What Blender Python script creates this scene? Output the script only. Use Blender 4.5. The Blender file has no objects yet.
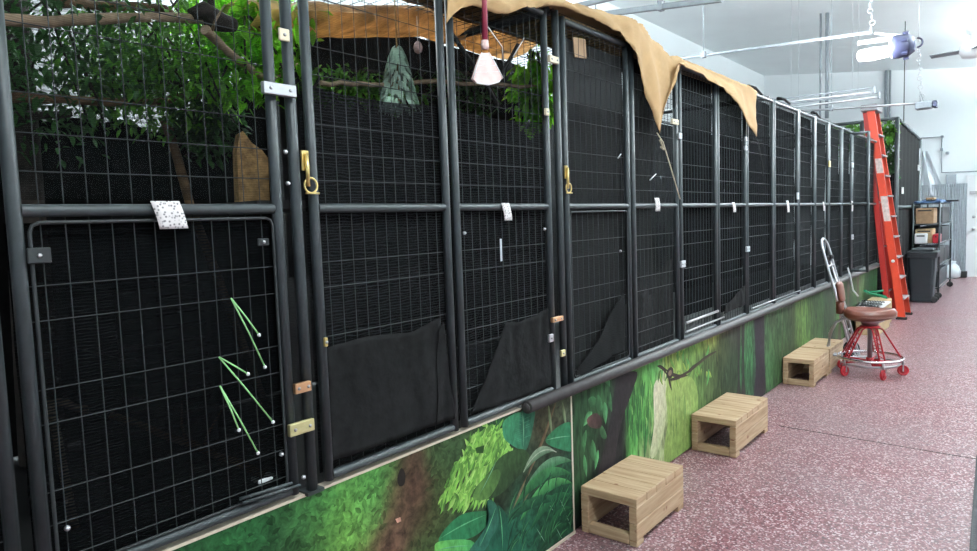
import bpy, math, random
from mathutils import Vector, Matrix, noise
random.seed(7)
S = bpy.context.scene
COL = S.collection
V = Vector

# ---------------------------------------------------------------- camera
CAM = V((1.674, 0.0, 1.5))
FPX, CX, CY = 674.4, 488.5, 275.5
yaw, pit, rol = math.radians(38.958), math.radians(4.598), math.radians(-1.962)
FW = V((-math.sin(yaw)*math.cos(pit), math.cos(yaw)*math.cos(pit), -math.sin(pit)))
_r = V((math.cos(yaw), math.sin(yaw), 0)); _u = _r.cross(FW)
RT = _r*math.cos(rol)+_u*math.sin(rol); UP = -_r*math.sin(rol)+_u*math.cos(rol)
cd = bpy.data.cameras.new('camera'); cam = bpy.data.objects.new('camera', cd); COL.objects.link(cam)
cd.sensor_width = 36; cd.lens = FPX/977*36; cd.clip_start = .05; cd.clip_end = 100
m = Matrix((RT, UP, -FW)).transposed().to_4x4(); m.translation = CAM; cam.matrix_world = m
S.camera = cam

def at(px, py, ax, val):
    """point of the real plane (axis ax = val) that the photograph shows there"""
    d = FW+RT*((px-CX)/FPX)-UP*((py-CY)/FPX)
    return CAM+d*((val-CAM[ax])/d[ax])

# ---------------------------------------------------------------- world, lights, exposure
w = bpy.data.worlds.new('world'); S.world = w; w.use_nodes = True
w.node_tree.nodes['Background'].inputs[0].default_value = (.8, .9, 1, 1)
w.node_tree.nodes['Background'].inputs[1].default_value = .3
S.view_settings.view_transform = 'Standard'; S.view_settings.look = 'None'
S.view_settings.gamma = 1; S.view_settings.use_curve_mapping = False
S.view_settings.exposure = 0.0

def area(name, loc, sx, sy, power, rot=(0,0,0), col=(.90,.98,1)):
    l = bpy.data.lights.new(name, 'AREA'); l.shape = 'RECTANGLE'; l.size = sx; l.size_y = sy
    l.energy = power; l.color = col
    o = bpy.data.objects.new(name, l); o.location = loc; o.rotation_euler = rot; COL.objects.link(o); return o
CEIL = lambda x: 4.38-.118*x
LIGHTS = [(2.1, 0.9), (2.1, 4.8), (2.2, 8.8), (2.5, 13.0), (-2.3, 2.2), (-2.2, 6.2), (2.9, 15.6)]  # added overhead lights, all placed out of view
LPOW = {0: 74, 1: 62, 2: 24, 3: 18, 4: 80, 5: 110, 6: 14}
UPK = [.6, 3.2, 16, 25, .8, 4.2, 26]
for i, (lx, ly) in enumerate(LIGHTS):
    area('added_strip_downlight', (lx, ly, CEIL(lx)-.62), .26, 1.5, LPOW[i])
    area('added_ceiling_uplight', (lx, ly, CEIL(lx)-.46), .26, 1.5, LPOW[i]*UPK[i], (math.pi, 0, 0))  # extra upward light added to brighten the ceiling and walls

# ---------------------------------------------------------------- materials
def srgb(*c): return tuple(((v/255)/12.92 if v/255 <= .04045 else ((v/255+.055)/1.055)**2.4) for v in c)
def newmat(name):
    m = bpy.data.materials.new(name); m.use_nodes = True
    nt = m.node_tree; return m, nt, nt.nodes['Principled BSDF']
def mat(name, col, rough=.5, metal=0., noise_amt=0., nscale=20., emit=None, estr=0., bump=0., stretch=None, trans=0., alpha=1., coat=0.):
    m, nt, b = newmat(name)
    b.inputs['Base Color'].default_value = (*col, 1); b.inputs['Roughness'].default_value = rough
    b.inputs['Metallic'].default_value = metal; b.inputs['Transmission Weight'].default_value = trans
    b.inputs['Alpha'].default_value = alpha; b.inputs['Coat Weight'].default_value = coat
    if emit: b.inputs['Emission Color'].default_value = (*emit, 1); b.inputs['Emission Strength'].default_value = estr
    if noise_amt or bump:
        tc = nt.nodes.new('ShaderNodeTexCoord'); mp = nt.nodes.new('ShaderNodeMapping'); n = nt.nodes.new('ShaderNodeTexNoise')
        if stretch: mp.inputs['Scale'].default_value = stretch
        n.inputs['Scale'].default_value = nscale; n.inputs['Detail'].default_value = 5
        nt.links.new(tc.outputs['Object'], mp.inputs[0]); nt.links.new(mp.outputs[0], n.inputs['Vector'])
        if noise_amt:
            r = nt.nodes.new('ShaderNodeMapRange'); r.inputs[1].default_value = .3; r.inputs[2].default_value = .7
            r.inputs[3].default_value = 1-noise_amt; r.inputs[4].default_value = 1+noise_amt
            mx = nt.nodes.new('ShaderNodeVectorMath'); mx.operation = 'SCALE'; mx.inputs[0].default_value = col
            nt.links.new(n.outputs[0], r.inputs[0]); nt.links.new(r.outputs[0], mx.inputs['Scale'])
            nt.links.new(mx.outputs[0], b.inputs['Base Color'])
        if bump:
            bp = nt.nodes.new('ShaderNodeBump'); bp.inputs['Strength'].default_value = bump; bp.inputs['Distance'].default_value = .01
            nt.links.new(n.outputs[0], bp.inputs['Height']); nt.links.new(bp.outputs[0], b.inputs['Normal'])
    return m

def net_mat(name, col, cover_lo, cover_hi, rows=95., rough=.9, colvar=.5):
    """knitted shade netting: holes are truly transparent, rows of knit run sideways"""
    m, nt, b = newmat(name); N = nt.nodes; L = nt.links
    tc = N.new('ShaderNodeTexCoord'); mp = N.new('ShaderNodeMapping'); mp.inputs['Scale'].default_value = (1, .25, 1)
    L.new(tc.outputs['Object'], mp.inputs[0])
    wv = N.new('ShaderNodeTexWave'); wv.bands_direction = 'Z'; wv.inputs['Scale'].default_value = rows/3.14159/2
    wv.inputs['Distortion'].default_value = 5; wv.inputs['Detail'].default_value = 2; wv.inputs['Detail Scale'].default_value = 1.6
    L.new(mp.outputs[0], wv.inputs['Vector'])
    ns = N.new('ShaderNodeTexNoise'); ns.inputs['Scale'].default_value = 6; ns.inputs['Detail'].default_value = 4
    L.new(tc.outputs['Object'], ns.inputs['Vector'])
    ad = N.new('ShaderNodeMath'); ad.operation = 'MULTIPLY_ADD'; ad.inputs[1].default_value = .6; ad.inputs[2].default_value = -.3
    L.new(ns.outputs[0], ad.inputs[0])
    sm = N.new('ShaderNodeMath'); L.new(wv.outputs['Fac'], sm.inputs[0]); L.new(ad.outputs[0], sm.inputs[1])
    mr = N.new('ShaderNodeMapRange'); mr.inputs[3].default_value = cover_lo; mr.inputs[4].default_value = cover_hi
    L.new(sm.outputs[0], mr.inputs[0])
    L.new(mr.outputs[0], b.inputs['Alpha'])
    cr = N.new('ShaderNodeMapRange'); cr.inputs[3].default_value = 1-colvar; cr.inputs[4].default_value = 1+colvar
    L.new(sm.outputs[0], cr.inputs[0])
    sc = N.new('ShaderNodeVectorMath'); sc.operation = 'SCALE'; sc.inputs[0].default_value = col
    L.new(cr.outputs[0], sc.inputs['Scale']); L.new(sc.outputs[0], b.inputs['Base Color'])
    b.inputs['Roughness'].default_value = rough; b.inputs['Specular IOR Level'].default_value = 0
    return m

M = {}
M['frame'] = mat('painted_steel', (.030, .039, .043), .45, noise_amt=.15, nscale=40)
M['wire'] = mat('welded_wire', (.017, .021, .023), .6)
M['net_open'] = net_mat('open_netting', (.008, .009, .0095), .30, .52, 420, colvar=.2)
M['net_mid'] = net_mat('knitted_netting', (.010, .0105, .0115), .78, 1.0, 210, colvar=.75)
M['net_dark'] = net_mat('dark_netting', (.0045, .005, .0055), .88, 1.0, 260, colvar=.4)
M['net_mid2'] = net_mat('fine_back_netting', (.012, .013, .014), .45, .8, 90)
M['cloth'] = net_mat('shade_cloth_weave', (.0075, .008, .009), .96, 1.0, 260, colvar=.25)
M['cloth_grey'] = net_mat('worn_shade_cloth_weave', (.018, .0185, .019), .97, 1.0, 260, colvar=.25)
M['flap'] = mat('loose_shade_cloth', (.011, .011, .0115), .85, noise_amt=.3, nscale=25, bump=.4)
M['flap'].node_tree.nodes['Principled BSDF'].inputs['Specular IOR Level'].default_value = .08
M['rubber'] = mat('foam_rubber', (.045, .040, .042), .55, noise_amt=.15, nscale=30)
M['black'] = mat('black_plastic', (.008, .009, .010), .55)
M['bin'] = mat('bin_plastic', (.008, .012, .016), .6)
M['white'] = mat('white_paint', (.78, .80, .82), .5)
M['offwhite'] = mat('cream_plastic', (.70, .62, .45), .5)
M['trimcream'] = mat('panel_edge', (.55, .47, .38), .6)
M['steel'] = mat('galvanised_steel', (.62, .63, .66), .35, metal=.8, noise_amt=.1, nscale=15)
M['greymetal'] = mat('pale_strut_paint', (.27, .30, .33), .5, noise_amt=.08)
M['chrome'] = mat('chrome', (.75, .75, .77), .18, metal=1)
M['dullsilver'] = mat('dull_silver', (.45, .45, .47), .35, metal=.9)
M['brass'] = mat('brass', (.66, .50, .20), .3, metal=.85)
M['pale_brass'] = mat('pale_brass', (.62, .58, .30), .35, metal=.7)
M['copper'] = mat('copper_clamp', (.62, .36, .20), .35, metal=.8)
M['canvas'] = mat('tan_canvas', srgb(168, 136, 95), .85, noise_amt=.10, nscale=9, bump=.3)
M['paper'] = mat('tag_paper', (.8, .78, .78), .7)
M['pinkrod'] = mat('raspberry_plastic', (.25, .02, .05), .4)
M['pinkpale'] = mat('pale_pink_plastic', (.80, .55, .52), .45, noise_amt=.15, nscale=25)
M['greentie'] = mat('light_green_plastic', (.30, .60, .24), .4)
M['bark'] = mat('bark', (.17, .10, .05), .85, noise_amt=.5, nscale=18, bump=.8, stretch=(1, .3, 1))
M['palebark'] = mat('pale_bark', (.36, .26, .17), .8, noise_amt=.4, nscale=22, bump=.5)
M['darkbark'] = mat('dark_bark', (.035, .026, .022), .85, noise_amt=.5, nscale=25, bump=.8)
M['burlap'] = mat('burlap', (.42, .25, .10), .9, noise_amt=.45, nscale=45, bump=.8)

M['red'] = mat('red_enamel', srgb(168, 30, 42), .35, noise_amt=.08)
M['ladder'] = mat('orange_red_fibreglass', srgb(206, 66, 40), .45, noise_amt=.06)
M['ladder_dark'] = mat('red_fibreglass', srgb(165, 38, 32), .45)
M['leather'] = mat('brown_vinyl', srgb(106, 60, 48), .38, noise_amt=.12, nscale=12, bump=.1)
M['card'] = mat('cardboard', (.30, .19, .11), .85, noise_amt=.15)
M['card2'] = mat('pale_cardboard', (.42, .30, .17), .85, noise_amt=.15)
M['stepgrey'] = mat('worn_aluminium', (.30, .28, .29), .5, metal=.3)
M['ribpanel'] = mat('pale_ribbed_plastic', (.42, .46, .50), .45, noise_amt=.1)
M['sticker'] = mat('faded_sticker', (.62, .50, .47), .6, noise_amt=.25, nscale=30)
M['litroll'] = mat('lit_roll_straw', (.62, .50, .30), .7, noise_amt=.5, nscale=60)  # straw tone with the lit look of the roll in it
M['greycap'] = mat('grey_cap', (.22, .21, .22), .5)
M['plasticfilm'] = mat('cloudy_film', (.70, .75, .79), .35, noise_amt=.10, nscale=3, stretch=(1, 1, .3))
M['blue'] = mat('blue_fabric', (.02, .05, .12), .8, noise_amt=.4)
M['mat'] = mat('black_mat', (.012, .012, .014), .7, bump=.3, nscale=80)
M['hosegreen'] = mat('green_hose', (.0, .16, .07), .4)
M['darkcan'] = mat('lamp_housing', srgb(62, 66, 92), .4)
M['glow'] = mat('lit_lens', (1, 1, 1), .4, emit=(.93, .96, 1), estr=14)
M['tube'] = mat('lit_tube', (1, 1, 1), .4, emit=(.93, .97, 1), estr=9)

def leafmat(name, col, tr=.35):
    m, nt, b = newmat(name); N = nt.nodes; L = nt.links
    at_ = N.new('ShaderNodeTexCoord'); ns = N.new('ShaderNodeTexNoise'); ns.inputs['Scale'].default_value = 12
    L.new(at_.outputs['Object'], ns.inputs['Vector'])
    mr = N.new('ShaderNodeMapRange'); mr.inputs[1].default_value = .3; mr.inputs[2].default_value = .7; mr.inputs[3].default_value = .5; mr.inputs[4].default_value = 1.5
    L.new(ns.outputs[0], mr.inputs[0])
    sc = N.new('ShaderNodeVectorMath'); sc.operation = 'SCALE'; sc.inputs[0].default_value = col
    L.new(mr.outputs[0], sc.inputs['Scale']); L.new(sc.outputs[0], b.inputs['Base Color'])
    b.inputs['Roughness'].default_value = .45
    t = N.new('ShaderNodeBsdfTranslucent'); L.new(sc.outputs[0], t.inputs[0])
    mx = N.new('ShaderNodeMixShader'); mx.inputs[0].default_value = tr
    L.new(b.outputs[0], mx.inputs[1]); L.new(t.outputs[0], mx.inputs[2])
    L.new(mx.outputs[0], N['Material Output'].inputs[0]); return m
M['leaf'] = leafmat('green_leaf', (.14, .36, .05), .5)
M['leafbacklit'] = leafmat('backlit_green_leaf', (.30, .75, .05), .55)  # brighter green: backlight on the leaves is put into the colour
M['leafdark'] = leafmat('dark_green_leaf', (.05, .15, .04), .45)
M['thatch'] = leafmat('dry_leaf_blanket', (.75, .48, .24), .7)
M['leafpale'] = leafmat('pale_frosted_leaf', (.60, .78, .66))

def wood():
    m, nt, b = newmat('pine'); N = nt.nodes; L = nt.links
    tc = N.new('ShaderNodeTexCoord'); mp = N.new('ShaderNodeMapping'); mp.inputs['Scale'].default_value = (3, 3, 30)
    gi = N.new('ShaderNodeObjectInfo'); ad = N.new('ShaderNodeVectorMath')
    L.new(tc.outputs['UV'], ad.inputs[0]); L.new(gi.outputs['Random'], ad.inputs[1])
    mp.inputs['Scale'].default_value = (2.2, 30, 1)
    L.new(ad.outputs[0], mp.inputs[0])
    n = N.new('ShaderNodeTexNoise'); n.inputs['Scale'].default_value = 1.6; n.inputs['Detail'].default_value = 6; n.inputs['Distortion'].default_value = .6
    L.new(mp.outputs[0], n.inputs['Vector'])
    cr = N.new('ShaderNodeValToRGB'); cr.color_ramp.elements[0].position = .3; cr.color_ramp.elements[0].color = (*srgb(154, 122, 90), 1)
    cr.color_ramp.elements[1].position = .68; cr.color_ramp.elements[1].color = (*srgb(190, 165, 134), 1)
    L.new(n.outputs[0], cr.inputs[0])
    vo = N.new('ShaderNodeTexVoronoi'); vo.inputs['Scale'].default_value = 8.0; L.new(ad.outputs[0], vo.inputs['Vector'])
    kr = N.new('ShaderNodeMapRange'); kr.inputs[1].default_value = .07; kr.inputs[2].default_value = .13; kr.inputs[3].default_value = 1; kr.inputs[4].default_value = 0
    L.new(vo.outputs['Distance'], kr.inputs[0])
    mx = N.new('ShaderNodeMix'); mx.data_type = 'RGBA'; mx.inputs[7].default_value = (*srgb(120, 66, 40), 1)
    L.new(kr.outputs[0], mx.inputs[0]); L.new(cr.outputs[0], mx.inputs[6]); L.new(mx.outputs[2], b.inputs['Base Color'])
    b.inputs['Roughness'].default_value = .55; return m
M['pine'] = wood()

def floor_mat():
    m, nt, b = newmat('flake_epoxy'); N = nt.nodes; L = nt.links
    tc = N.new('ShaderNodeTexCoord')
    v = N.new('ShaderNodeTexVoronoi'); v.inputs['Scale'].default_value = 120; L.new(tc.outputs['Object'], v.inputs['Vector'])
    sp = N.new('ShaderNodeSeparateColor'); L.new(v.outputs['Color'], sp.inputs[0])
    cr = N.new('ShaderNodeValToRGB'); cr.color_ramp.interpolation = 'CONSTANT'; e = cr.color_ramp.elements
    e[0].position = 0; e[0].color = (*srgb(112, 68, 74), 1); e[1].position = .30; e[1].color = (*srgb(142, 93, 99), 1)
    for p, c in ((.55, (168, 127, 131)), (.75, (212, 192, 193)), (.90, (90, 70, 75))):
        q = e.new(p); q.color = (*srgb(*c), 1)
    L.new(sp.outputs[0], cr.inputs[0])
    n = N.new('ShaderNodeTexNoise'); n.inputs['Scale'].default_value = 1.1; n.inputs['Detail'].default_value = 3; L.new(tc.outputs['Object'], n.inputs['Vector'])
    mr = N.new('ShaderNodeMapRange'); mr.inputs[1].default_value = .35; mr.inputs[2].default_value = .65; mr.inputs[3].default_value = 0; mr.inputs[4].default_value = .35
    L.new(n.outputs[0], mr.inputs[0])
    mx = N.new('ShaderNodeMix'); mx.data_type = 'RGBA'; mx.inputs[7].default_value = (*srgb(150, 140, 142), 1)
    L.new(mr.outputs[0], mx.inputs[0]); L.new(cr.outputs[0], mx.inputs[6]); hs = N.new('ShaderNodeHueSaturation'); hs.inputs['Saturation'].default_value = 1.04; hs.inputs['Value'].default_value = .80; L.new(mx.outputs[2], hs.inputs['Color']); L.new(hs.outputs[0], b.inputs['Base Color'])
    b.inputs['Roughness'].default_value = .33; b.inputs['Specular IOR Level'].default_value = .22
    bp = N.new('ShaderNodeBump'); bp.inputs['Strength'].default_value = .12; bp.inputs['Distance'].default_value = .004
    L.new(v.outputs['Distance'], bp.inputs['Height']); L.new(bp.outputs[0], b.inputs['Normal'])
    return m
M['floor'] = floor_mat()
M['wall'] = mat('glazed_white_wall', (.84, .89, .91), .4, noise_amt=.02, nscale=1.5)
M['ceil'] = mat('white_ceiling', (.86, .93, .94), .6, noise_amt=.03, nscale=1.2)

def print_mat(name, streak, nscale, amt):
    """printed vinyl: the printed colours sit in a colour attribute, fine leaf texture is noise"""
    m, nt, b = newmat(name); N = nt.nodes; L = nt.links
    a = N.new('ShaderNodeAttribute'); a.attribute_name = 'print'
    tc = N.new('ShaderNodeTexCoord'); mp = N.new('ShaderNodeMapping'); mp.inputs['Scale'].default_value = streak
    L.new(tc.outputs['Object'], mp.inputs[0])
    n = N.new('ShaderNodeTexNoise'); n.inputs['Scale'].default_value = nscale; n.inputs['Detail'].default_value = 6; n.inputs['Roughness'].default_value = .65
    n.inputs['Distortion'].default_value = .4; L.new(mp.outputs[0], n.inputs['Vector'])
    mr = N.new('ShaderNodeMapRange'); mr.inputs[1].default_value = .3; mr.inputs[2].default_value = .7
    mr.inputs[3].default_value = 1-amt; mr.inputs[4].default_value = 1+amt; L.new(n.outputs[0], mr.inputs[0])
    sc = N.new('ShaderNodeVectorMath'); sc.operation = 'SCALE'; L.new(a.outputs['Color'], sc.inputs[0]); L.new(mr.outputs[0], sc.inputs['Scale'])
    hs = N.new('ShaderNodeHueSaturation'); hs.inputs['Saturation'].default_value = .88; hs.inputs['Value'].default_value = .86; L.new(sc.outputs[0], hs.inputs['Color']); L.new(hs.outputs[0], b.inputs['Base Color']); b.inputs['Roughness'].default_value = .55; b.inputs['Specular IOR Level'].default_value = .12; return m
M['print_bg'] = print_mat('printed_foliage', (1, 1, 1), 26, .75)
M['print_streak'] = print_mat('printed_undergrowth', (1, 1, .25), 30, .9)
M['print_leaf'] = print_mat('printed_leaf', (1, 1, .6), 34, .38)

# ---------------------------------------------------------------- mesh builder
class MB:
    def __init__(s): s.v = []; s.f = []; s.mi = []; s.sm = []; s.c = []; s.k = 0; s.smooth = False; s.uv = {}
    def add(s, vs, fs, smooth=None, col=None):
        o = len(s.v); s.v += [tuple(v) for v in vs]
        for f in fs:
            s.f.append(tuple(i+o for i in f)); s.mi.append(s.k); s.sm.append(s.smooth if smooth is None else smooth)
        if col is not None:
            s.c += (col if isinstance(col, list) else [col]*len(vs))
        elif s.c: s.c += [(.5, .5, .5)]*len(vs)
        return s
    def box(s, lo, hi, M4=None, bev=0.):
        x0, y0, z0 = lo; x1, y1, z1 = hi
        if bev:
            b = bev; vs = []
            for z, i in ((z0, b), (z0+b, 0), (z1-b, 0), (z1, b)):
                for (x, y) in ((x0+i+b*(i == 0), y0+i), (x1-i-b*(i == 0), y0+i), (x1-i, y0+i+b*(i == 0)), (x1-i, y1-i-b*(i == 0)), (x1-i-b*(i == 0), y1-i), (x0+i+b*(i == 0), y1-i), (x0+i, y1-i-b*(i == 0)), (x0+i, y0+i+b*(i == 0))):
                    vs.append((x, y, z))
            fs = [tuple(range(7, -1, -1)), tuple(range(24, 32))]
            for r in range(3):
                for j in range(8): fs.append((r*8+j, r*8+(j+1) % 8, (r+1)*8+(j+1) % 8, (r+1)*8+j))
        else:
            vs = [(x0, y0, z0), (x1, y0, z0), (x1, y1, z0), (x0, y1, z0), (x0, y0, z1), (x1, y0, z1), (x1, y1, z1), (x0, y1, z1)]
            fs = [(3, 2, 1, 0), (4, 5, 6, 7), (0, 1, 5, 4), (1, 2, 6, 5), (2, 3, 7, 6), (3, 0, 4, 7)]
        if M4: vs = [M4 @ V(v) for v in vs]
        return s.add(vs, fs, False)
    def tube(s, pts, r, n=8, caps=True, rs=None):
        pts = [V(p) for p in pts]; rings = []
        up = V((0, 0, 1)); d = (pts[1]-pts[0]).normalized()
        if abs(d.z) > .9: up = V((1, 0, 0))
        for i, p in enumerate(pts):
            a = pts[max(i-1, 0)]; b = pts[min(i+1, len(pts)-1)]; d = (b-a).normalized()
            x = d.cross(up)
            if x.length < 1e-4: x = d.cross(V((0, 1, 0)))
            x.normalize(); y = d.cross(x); up = -y if False else up
            rr = rs[i] if rs else r
            rings.append([p+(x*math.cos(t)+y*math.sin(t))*rr for t in [2*math.pi*j/n for j in range(n)]])
        vs = [q for R_ in rings for q in R_]; fs = []
        for i in range(len(pts)-1):
            for j in range(n): fs.append((i*n+j, (i+1)*n+j, (i+1)*n+(j+1) % n, i*n+(j+1) % n))
        s.add(vs, fs, n > 4)
        if caps:
            o = len(s.v)-len(vs)
            s.f.append(tuple(o+j for j in range(n))); s.f.append(tuple(o+len(vs)-1-j for j in range(n)))
            s.mi += [s.k]*2; s.sm += [False]*2
        return s
    def lathe(s, prof, c=(0, 0, 0), n=24, axis='z', sx=1, sy=1):
        vs = []; fs = []
        for r, z in prof:
            for j in range(n):
                a = 2*math.pi*j/n; p = (r*math.cos(a)*sx, r*math.sin(a)*sy, z)
                if axis == 'x': p = (p[2], p[0], p[1])
                if axis == 'y': p = (p[0], p[2], p[1])
                vs.append((p[0]+c[0], p[1]+c[1], p[2]+c[2]))
        for i in range(len(prof)-1):
            for j in range(n): fs.append((i*n+j, i*n+(j+1) % n, (i+1)*n+(j+1) % n, (i+1)*n+j))
        fs.append(tuple(range(n-1, -1, -1))); fs.append(tuple((len(prof)-1)*n+j for j in range(n)))
        return s.add(vs, fs, True)
    def ring(s, c, R, r, n=32, m=8, normal='z', a0=0, a1=2*math.pi):
        pts = []
        for i in range(n+1):
            a = a0+(a1-a0)*i/n; q = (R*math.cos(a), R*math.sin(a), 0)
            if normal == 'x': q = (0, q[0], q[1])
            if normal == 'y': q = (q[0], 0, q[1])
            pts.append(V(c)+V(q))
        vs = []; fs = []; cc = V(c); nn = {'z': V((0, 0, 1)), 'x': V((1, 0, 0)), 'y': V((0, 1, 0))}[normal]
        for p in pts:
            o = (p-cc).normalized()
            for j in range(m):
                t = 2*math.pi*j/m; vs.append(p+(o*math.cos(t)+nn*math.sin(t))*r)
        for i in range(n):
            for j in range(m): fs.append((i*m+j, (i+1)*m+j, (i+1)*m+(j+1) % m, i*m+(j+1) % m))
        return s.add(vs, fs, True)
    def grid(s, fn, nu, nv, smooth=True):
        vs = [fn(i/nu, j/nv) for i in range(nu+1) for j in range(nv+1)]
        fs = [(i*(nv+1)+j, (i+1)*(nv+1)+j, (i+1)*(nv+1)+j+1, i*(nv+1)+j+1) for i in range(nu) for j in range(nv)]
        return s.add(vs, fs, smooth)
    def leaf(s, p, d, L, W, droop=.3):
        d = V(d).normalized(); up = V((random.uniform(-.5, .5), random.uniform(-.5, .5), 1)); x = d.cross(up).normalized()*W/2
        p = V(p); a = p+d*L*.35; b = p+d*L*.7+V((0, 0, -droop*L*.4)); t = p+d*L+V((0, 0, -droop*L))
        s.add([p, a-x, b-x*.8, t, b+x*.8, a+x], [(0, 1, 2, 3, 4, 5)], False)
    def build(s, name, mats, parent=None, solid=0., org=None):
        me = bpy.data.meshes.new(name); me.from_pydata(s.v, [], s.f); 
        if not isinstance(mats, (list, tuple)): mats = [mats]
        for m_ in mats: me.materials.append(m_ if not isinstance(m_, str) else M[m_])
        me.polygons.foreach_set('material_index', s.mi); me.polygons.foreach_set('use_smooth', s.sm)
        if s.c:
            a = me.color_attributes.new('print', 'FLOAT_COLOR', 'POINT')
            fl = []
            for c in s.c: fl += [c[0], c[1], c[2], 1]
            a.data.foreach_set('color', fl)
        o = bpy.data.objects.new(name, me); COL.objects.link(o)
        if parent:
            o.parent = parent
            me.transform(Matrix.Translation(-parent.location))
        elif org is None:
            vs = s.v; zs = min(v[2] for v in vs); cx = sum(v[0] for v in vs)/len(vs); cy = sum(v[1] for v in vs)/len(vs)
            me.transform(Matrix.Translation((-cx, -cy, -zs))); o.location = (cx, cy, zs)
        me.validate(); me.update()
        if solid:
            sd = o.modifiers.new('thickness', 'SOLIDIFY'); sd.thickness = solid; sd.offset = 0
        return o
def tag(o, label, cat, group=None, kind=None):
    o['label'] = label; o['category'] = cat
    if group: o['group'] = group
    if kind: o['kind'] = kind
    return o
def thing(name, loc, label, cat, group=None):
    o = bpy.data.objects.new(name, None); o.location = loc; o.empty_display_size = .1; COL.objects.link(o)
    return tag(o, label, cat, group)
def sub(mb_, name, m_, parent):
    """sub-part of a part whose own location is zero below its thing"""
    root = parent
    o = mb_.build(name, m_, None, org=True)
    tot = V((0, 0, 0)); q = parent
    while q: tot += q.location; q = q.parent
    o.data.transform(Matrix.Translation(-tot)); o.parent = parent; return o
def struct(mb_, name, m_):
    o = mb_.build(name, m_, org=True); o['kind'] = 'structure'; return o
def planar_uv(o):
    """u along the longest axis of every board face"""
    me = o.data; uv = me.uv_layers.new(name='UVMap')
    dims = [max(v.co[i] for v in me.vertices)-min(v.co[i] for v in me.vertices) for i in range(3)]
    la = dims.index(max(dims))
    off = random.uniform(0, 9)
    for p in me.polygons:
        n = p.normal; k = max(range(3), key=lambda i: abs(n[i]))
        ax = [i for i in range(3) if i != k]
        if la in ax: a = la; b = [i for i in ax if i != la][0]
        else: a, b = ax
        for li in p.loop_indices:
            co = me.vertices[me.loops[li].vertex_index].co
            uv.data[li].uv = (co[a]+off, co[b]+off*.37)

# ---------------------------------------------------------------- the room
XL, XR, YN, YF = -3.5, 4.2, -2.6, 17.3
b = MB(); b.box((XL-.1, YN-.1, -.1), (XR+.1, YF+.1, 0)); struct(b, 'floor', 'floor')
b = MB(); b.add([(XL-.1, YN-.1, CEIL(XL-.1)), (XR+.1, YN-.1, CEIL(XR+.1)), (XR+.1, YF+.1, CEIL(XR+.1)), (XL-.1, YF+.1, CEIL(XL-.1)),
    (XL-.1, YN-.1, 5), (XR+.1, YN-.1, 5), (XR+.1, YF+.1, 5), (XL-.1, YF+.1, 5)], [(3, 2, 1, 0), (4, 5, 6, 7), (0, 1, 5, 4), (1, 2, 6, 5), (2, 3, 7, 6), (3, 0, 4, 7)])
struct(b, 'ceiling', 'ceil')
def wallpoly(name, x0, x1, y0, y1):
    b = MB(); t = .1
    b.add([(x0, y0, 0), (x1, y0, 0), (x1, y1, 0), (x0, y1, 0), (x0, y0, CEIL(x0)), (x1, y0, CEIL(x1)), (x1, y1, CEIL(x1)), (x0, y1, CEIL(x0))],
          [(3, 2, 1, 0), (4, 5, 6, 7), (0, 1, 5, 4), (1, 2, 6, 5), (2, 3, 7, 6), (3, 0, 4, 7)]); struct(b, name, 'wall')
wallpoly('wall_left', XL-.1, XL, YN, YF); wallpoly('wall_right', XR, XR+.1, YN, YF)
wallpoly('wall_near', XL-.1, XR+.1, YN-.1, YN); wallpoly('wall_far', XL-.1, XR+.1, YF, YF+.1)
b = MB()
for x0, x1 in ((.32, 4.2),): b.tube([(x0, 4.857-.04*(x0-.3), .0002), (1.0, 4.825, .0002), (4.2, 4.70, .0002)], .0025, 6)
struct(b, 'trim_1', M['black'])
b = MB(); b.box((XL, YF-.015, 0), (.60, YF, .07)); struct(b, 'baseboard_far', 'white')

# far door
DX0 = .62
b = MB(); b.box((DX0, YF-.05, 0), (DX0+1.0, YF, 2.06)); dr = struct(b, 'door_1', 'white')
b = MB(); b.box((DX0-.05, YF-.06, 0), (DX0, YF, 2.11)); b.box((DX0+1.0, YF-.06, 0), (DX0+1.05, YF, 2.11)); b.box((DX0, YF-.06, 2.06), (DX0+1.0, YF, 2.11))
sub(b, 'door_frame', 'white', dr)
b = MB()
b.lathe([(.03, 0), (.03, .02), (.012, .025), (.012, .05), (.03, .06), (.03, .09), (.01, .1)], (DX0+.1, YF-.15, 1.0), 12, 'y'); sub(b, 'door_knob', 'dullsilver', dr)
b = MB(); b.lathe([(.03, 0), (.03, .05)], (DX0+.1, YF-.1, 1.25), 12, 'y'); sub(b, 'deadbolt', 'dullsilver', dr)
b = MB(); b.box((DX0+.02, YF-.09, 1.72), (DX0+.2, YF-.05, 1.78)); sub(b, 'door_closer', 'dullsilver', dr)

# added ceiling strip lights, hung out of view to light the room
strip0 = None
names = ['over the aisle nearest the camera', 'over the aisle above the second wooden box', 'over the aisle beside the rolling stool', 'over the aisle near the far door', 'behind the first cage sections', 'behind the middle cage sections', 'in the far right corner']
for i, (lx, ly) in enumerate(LIGHTS):
    z = CEIL(lx)-.42
    t = thing('added_strip_light', (lx, ly, z), 'added unseen white twin tube strip light hung '+names[i], 'added ceiling light', 'added ceiling strip lights')
    b = MB(); b.box((lx-.13, ly-.78, z-.11), (lx+.13, ly+.78, z-.07)); b.build('housing', 'white', t)
    for yy in (ly-.6, ly+.6):
        b = MB(); b.tube([(lx, yy, z-.03), (lx, yy, CEIL(lx))], .006, 6); b.build('hanger', 'greymetal', t)
    for s_ in (-.07, .07):
        b = MB(); b.tube([(lx+s_, ly-.74, z-.15), (lx+s_, ly+.74, z-.15)], .018, 10); b.build('tube', 'tube', t)

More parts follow.
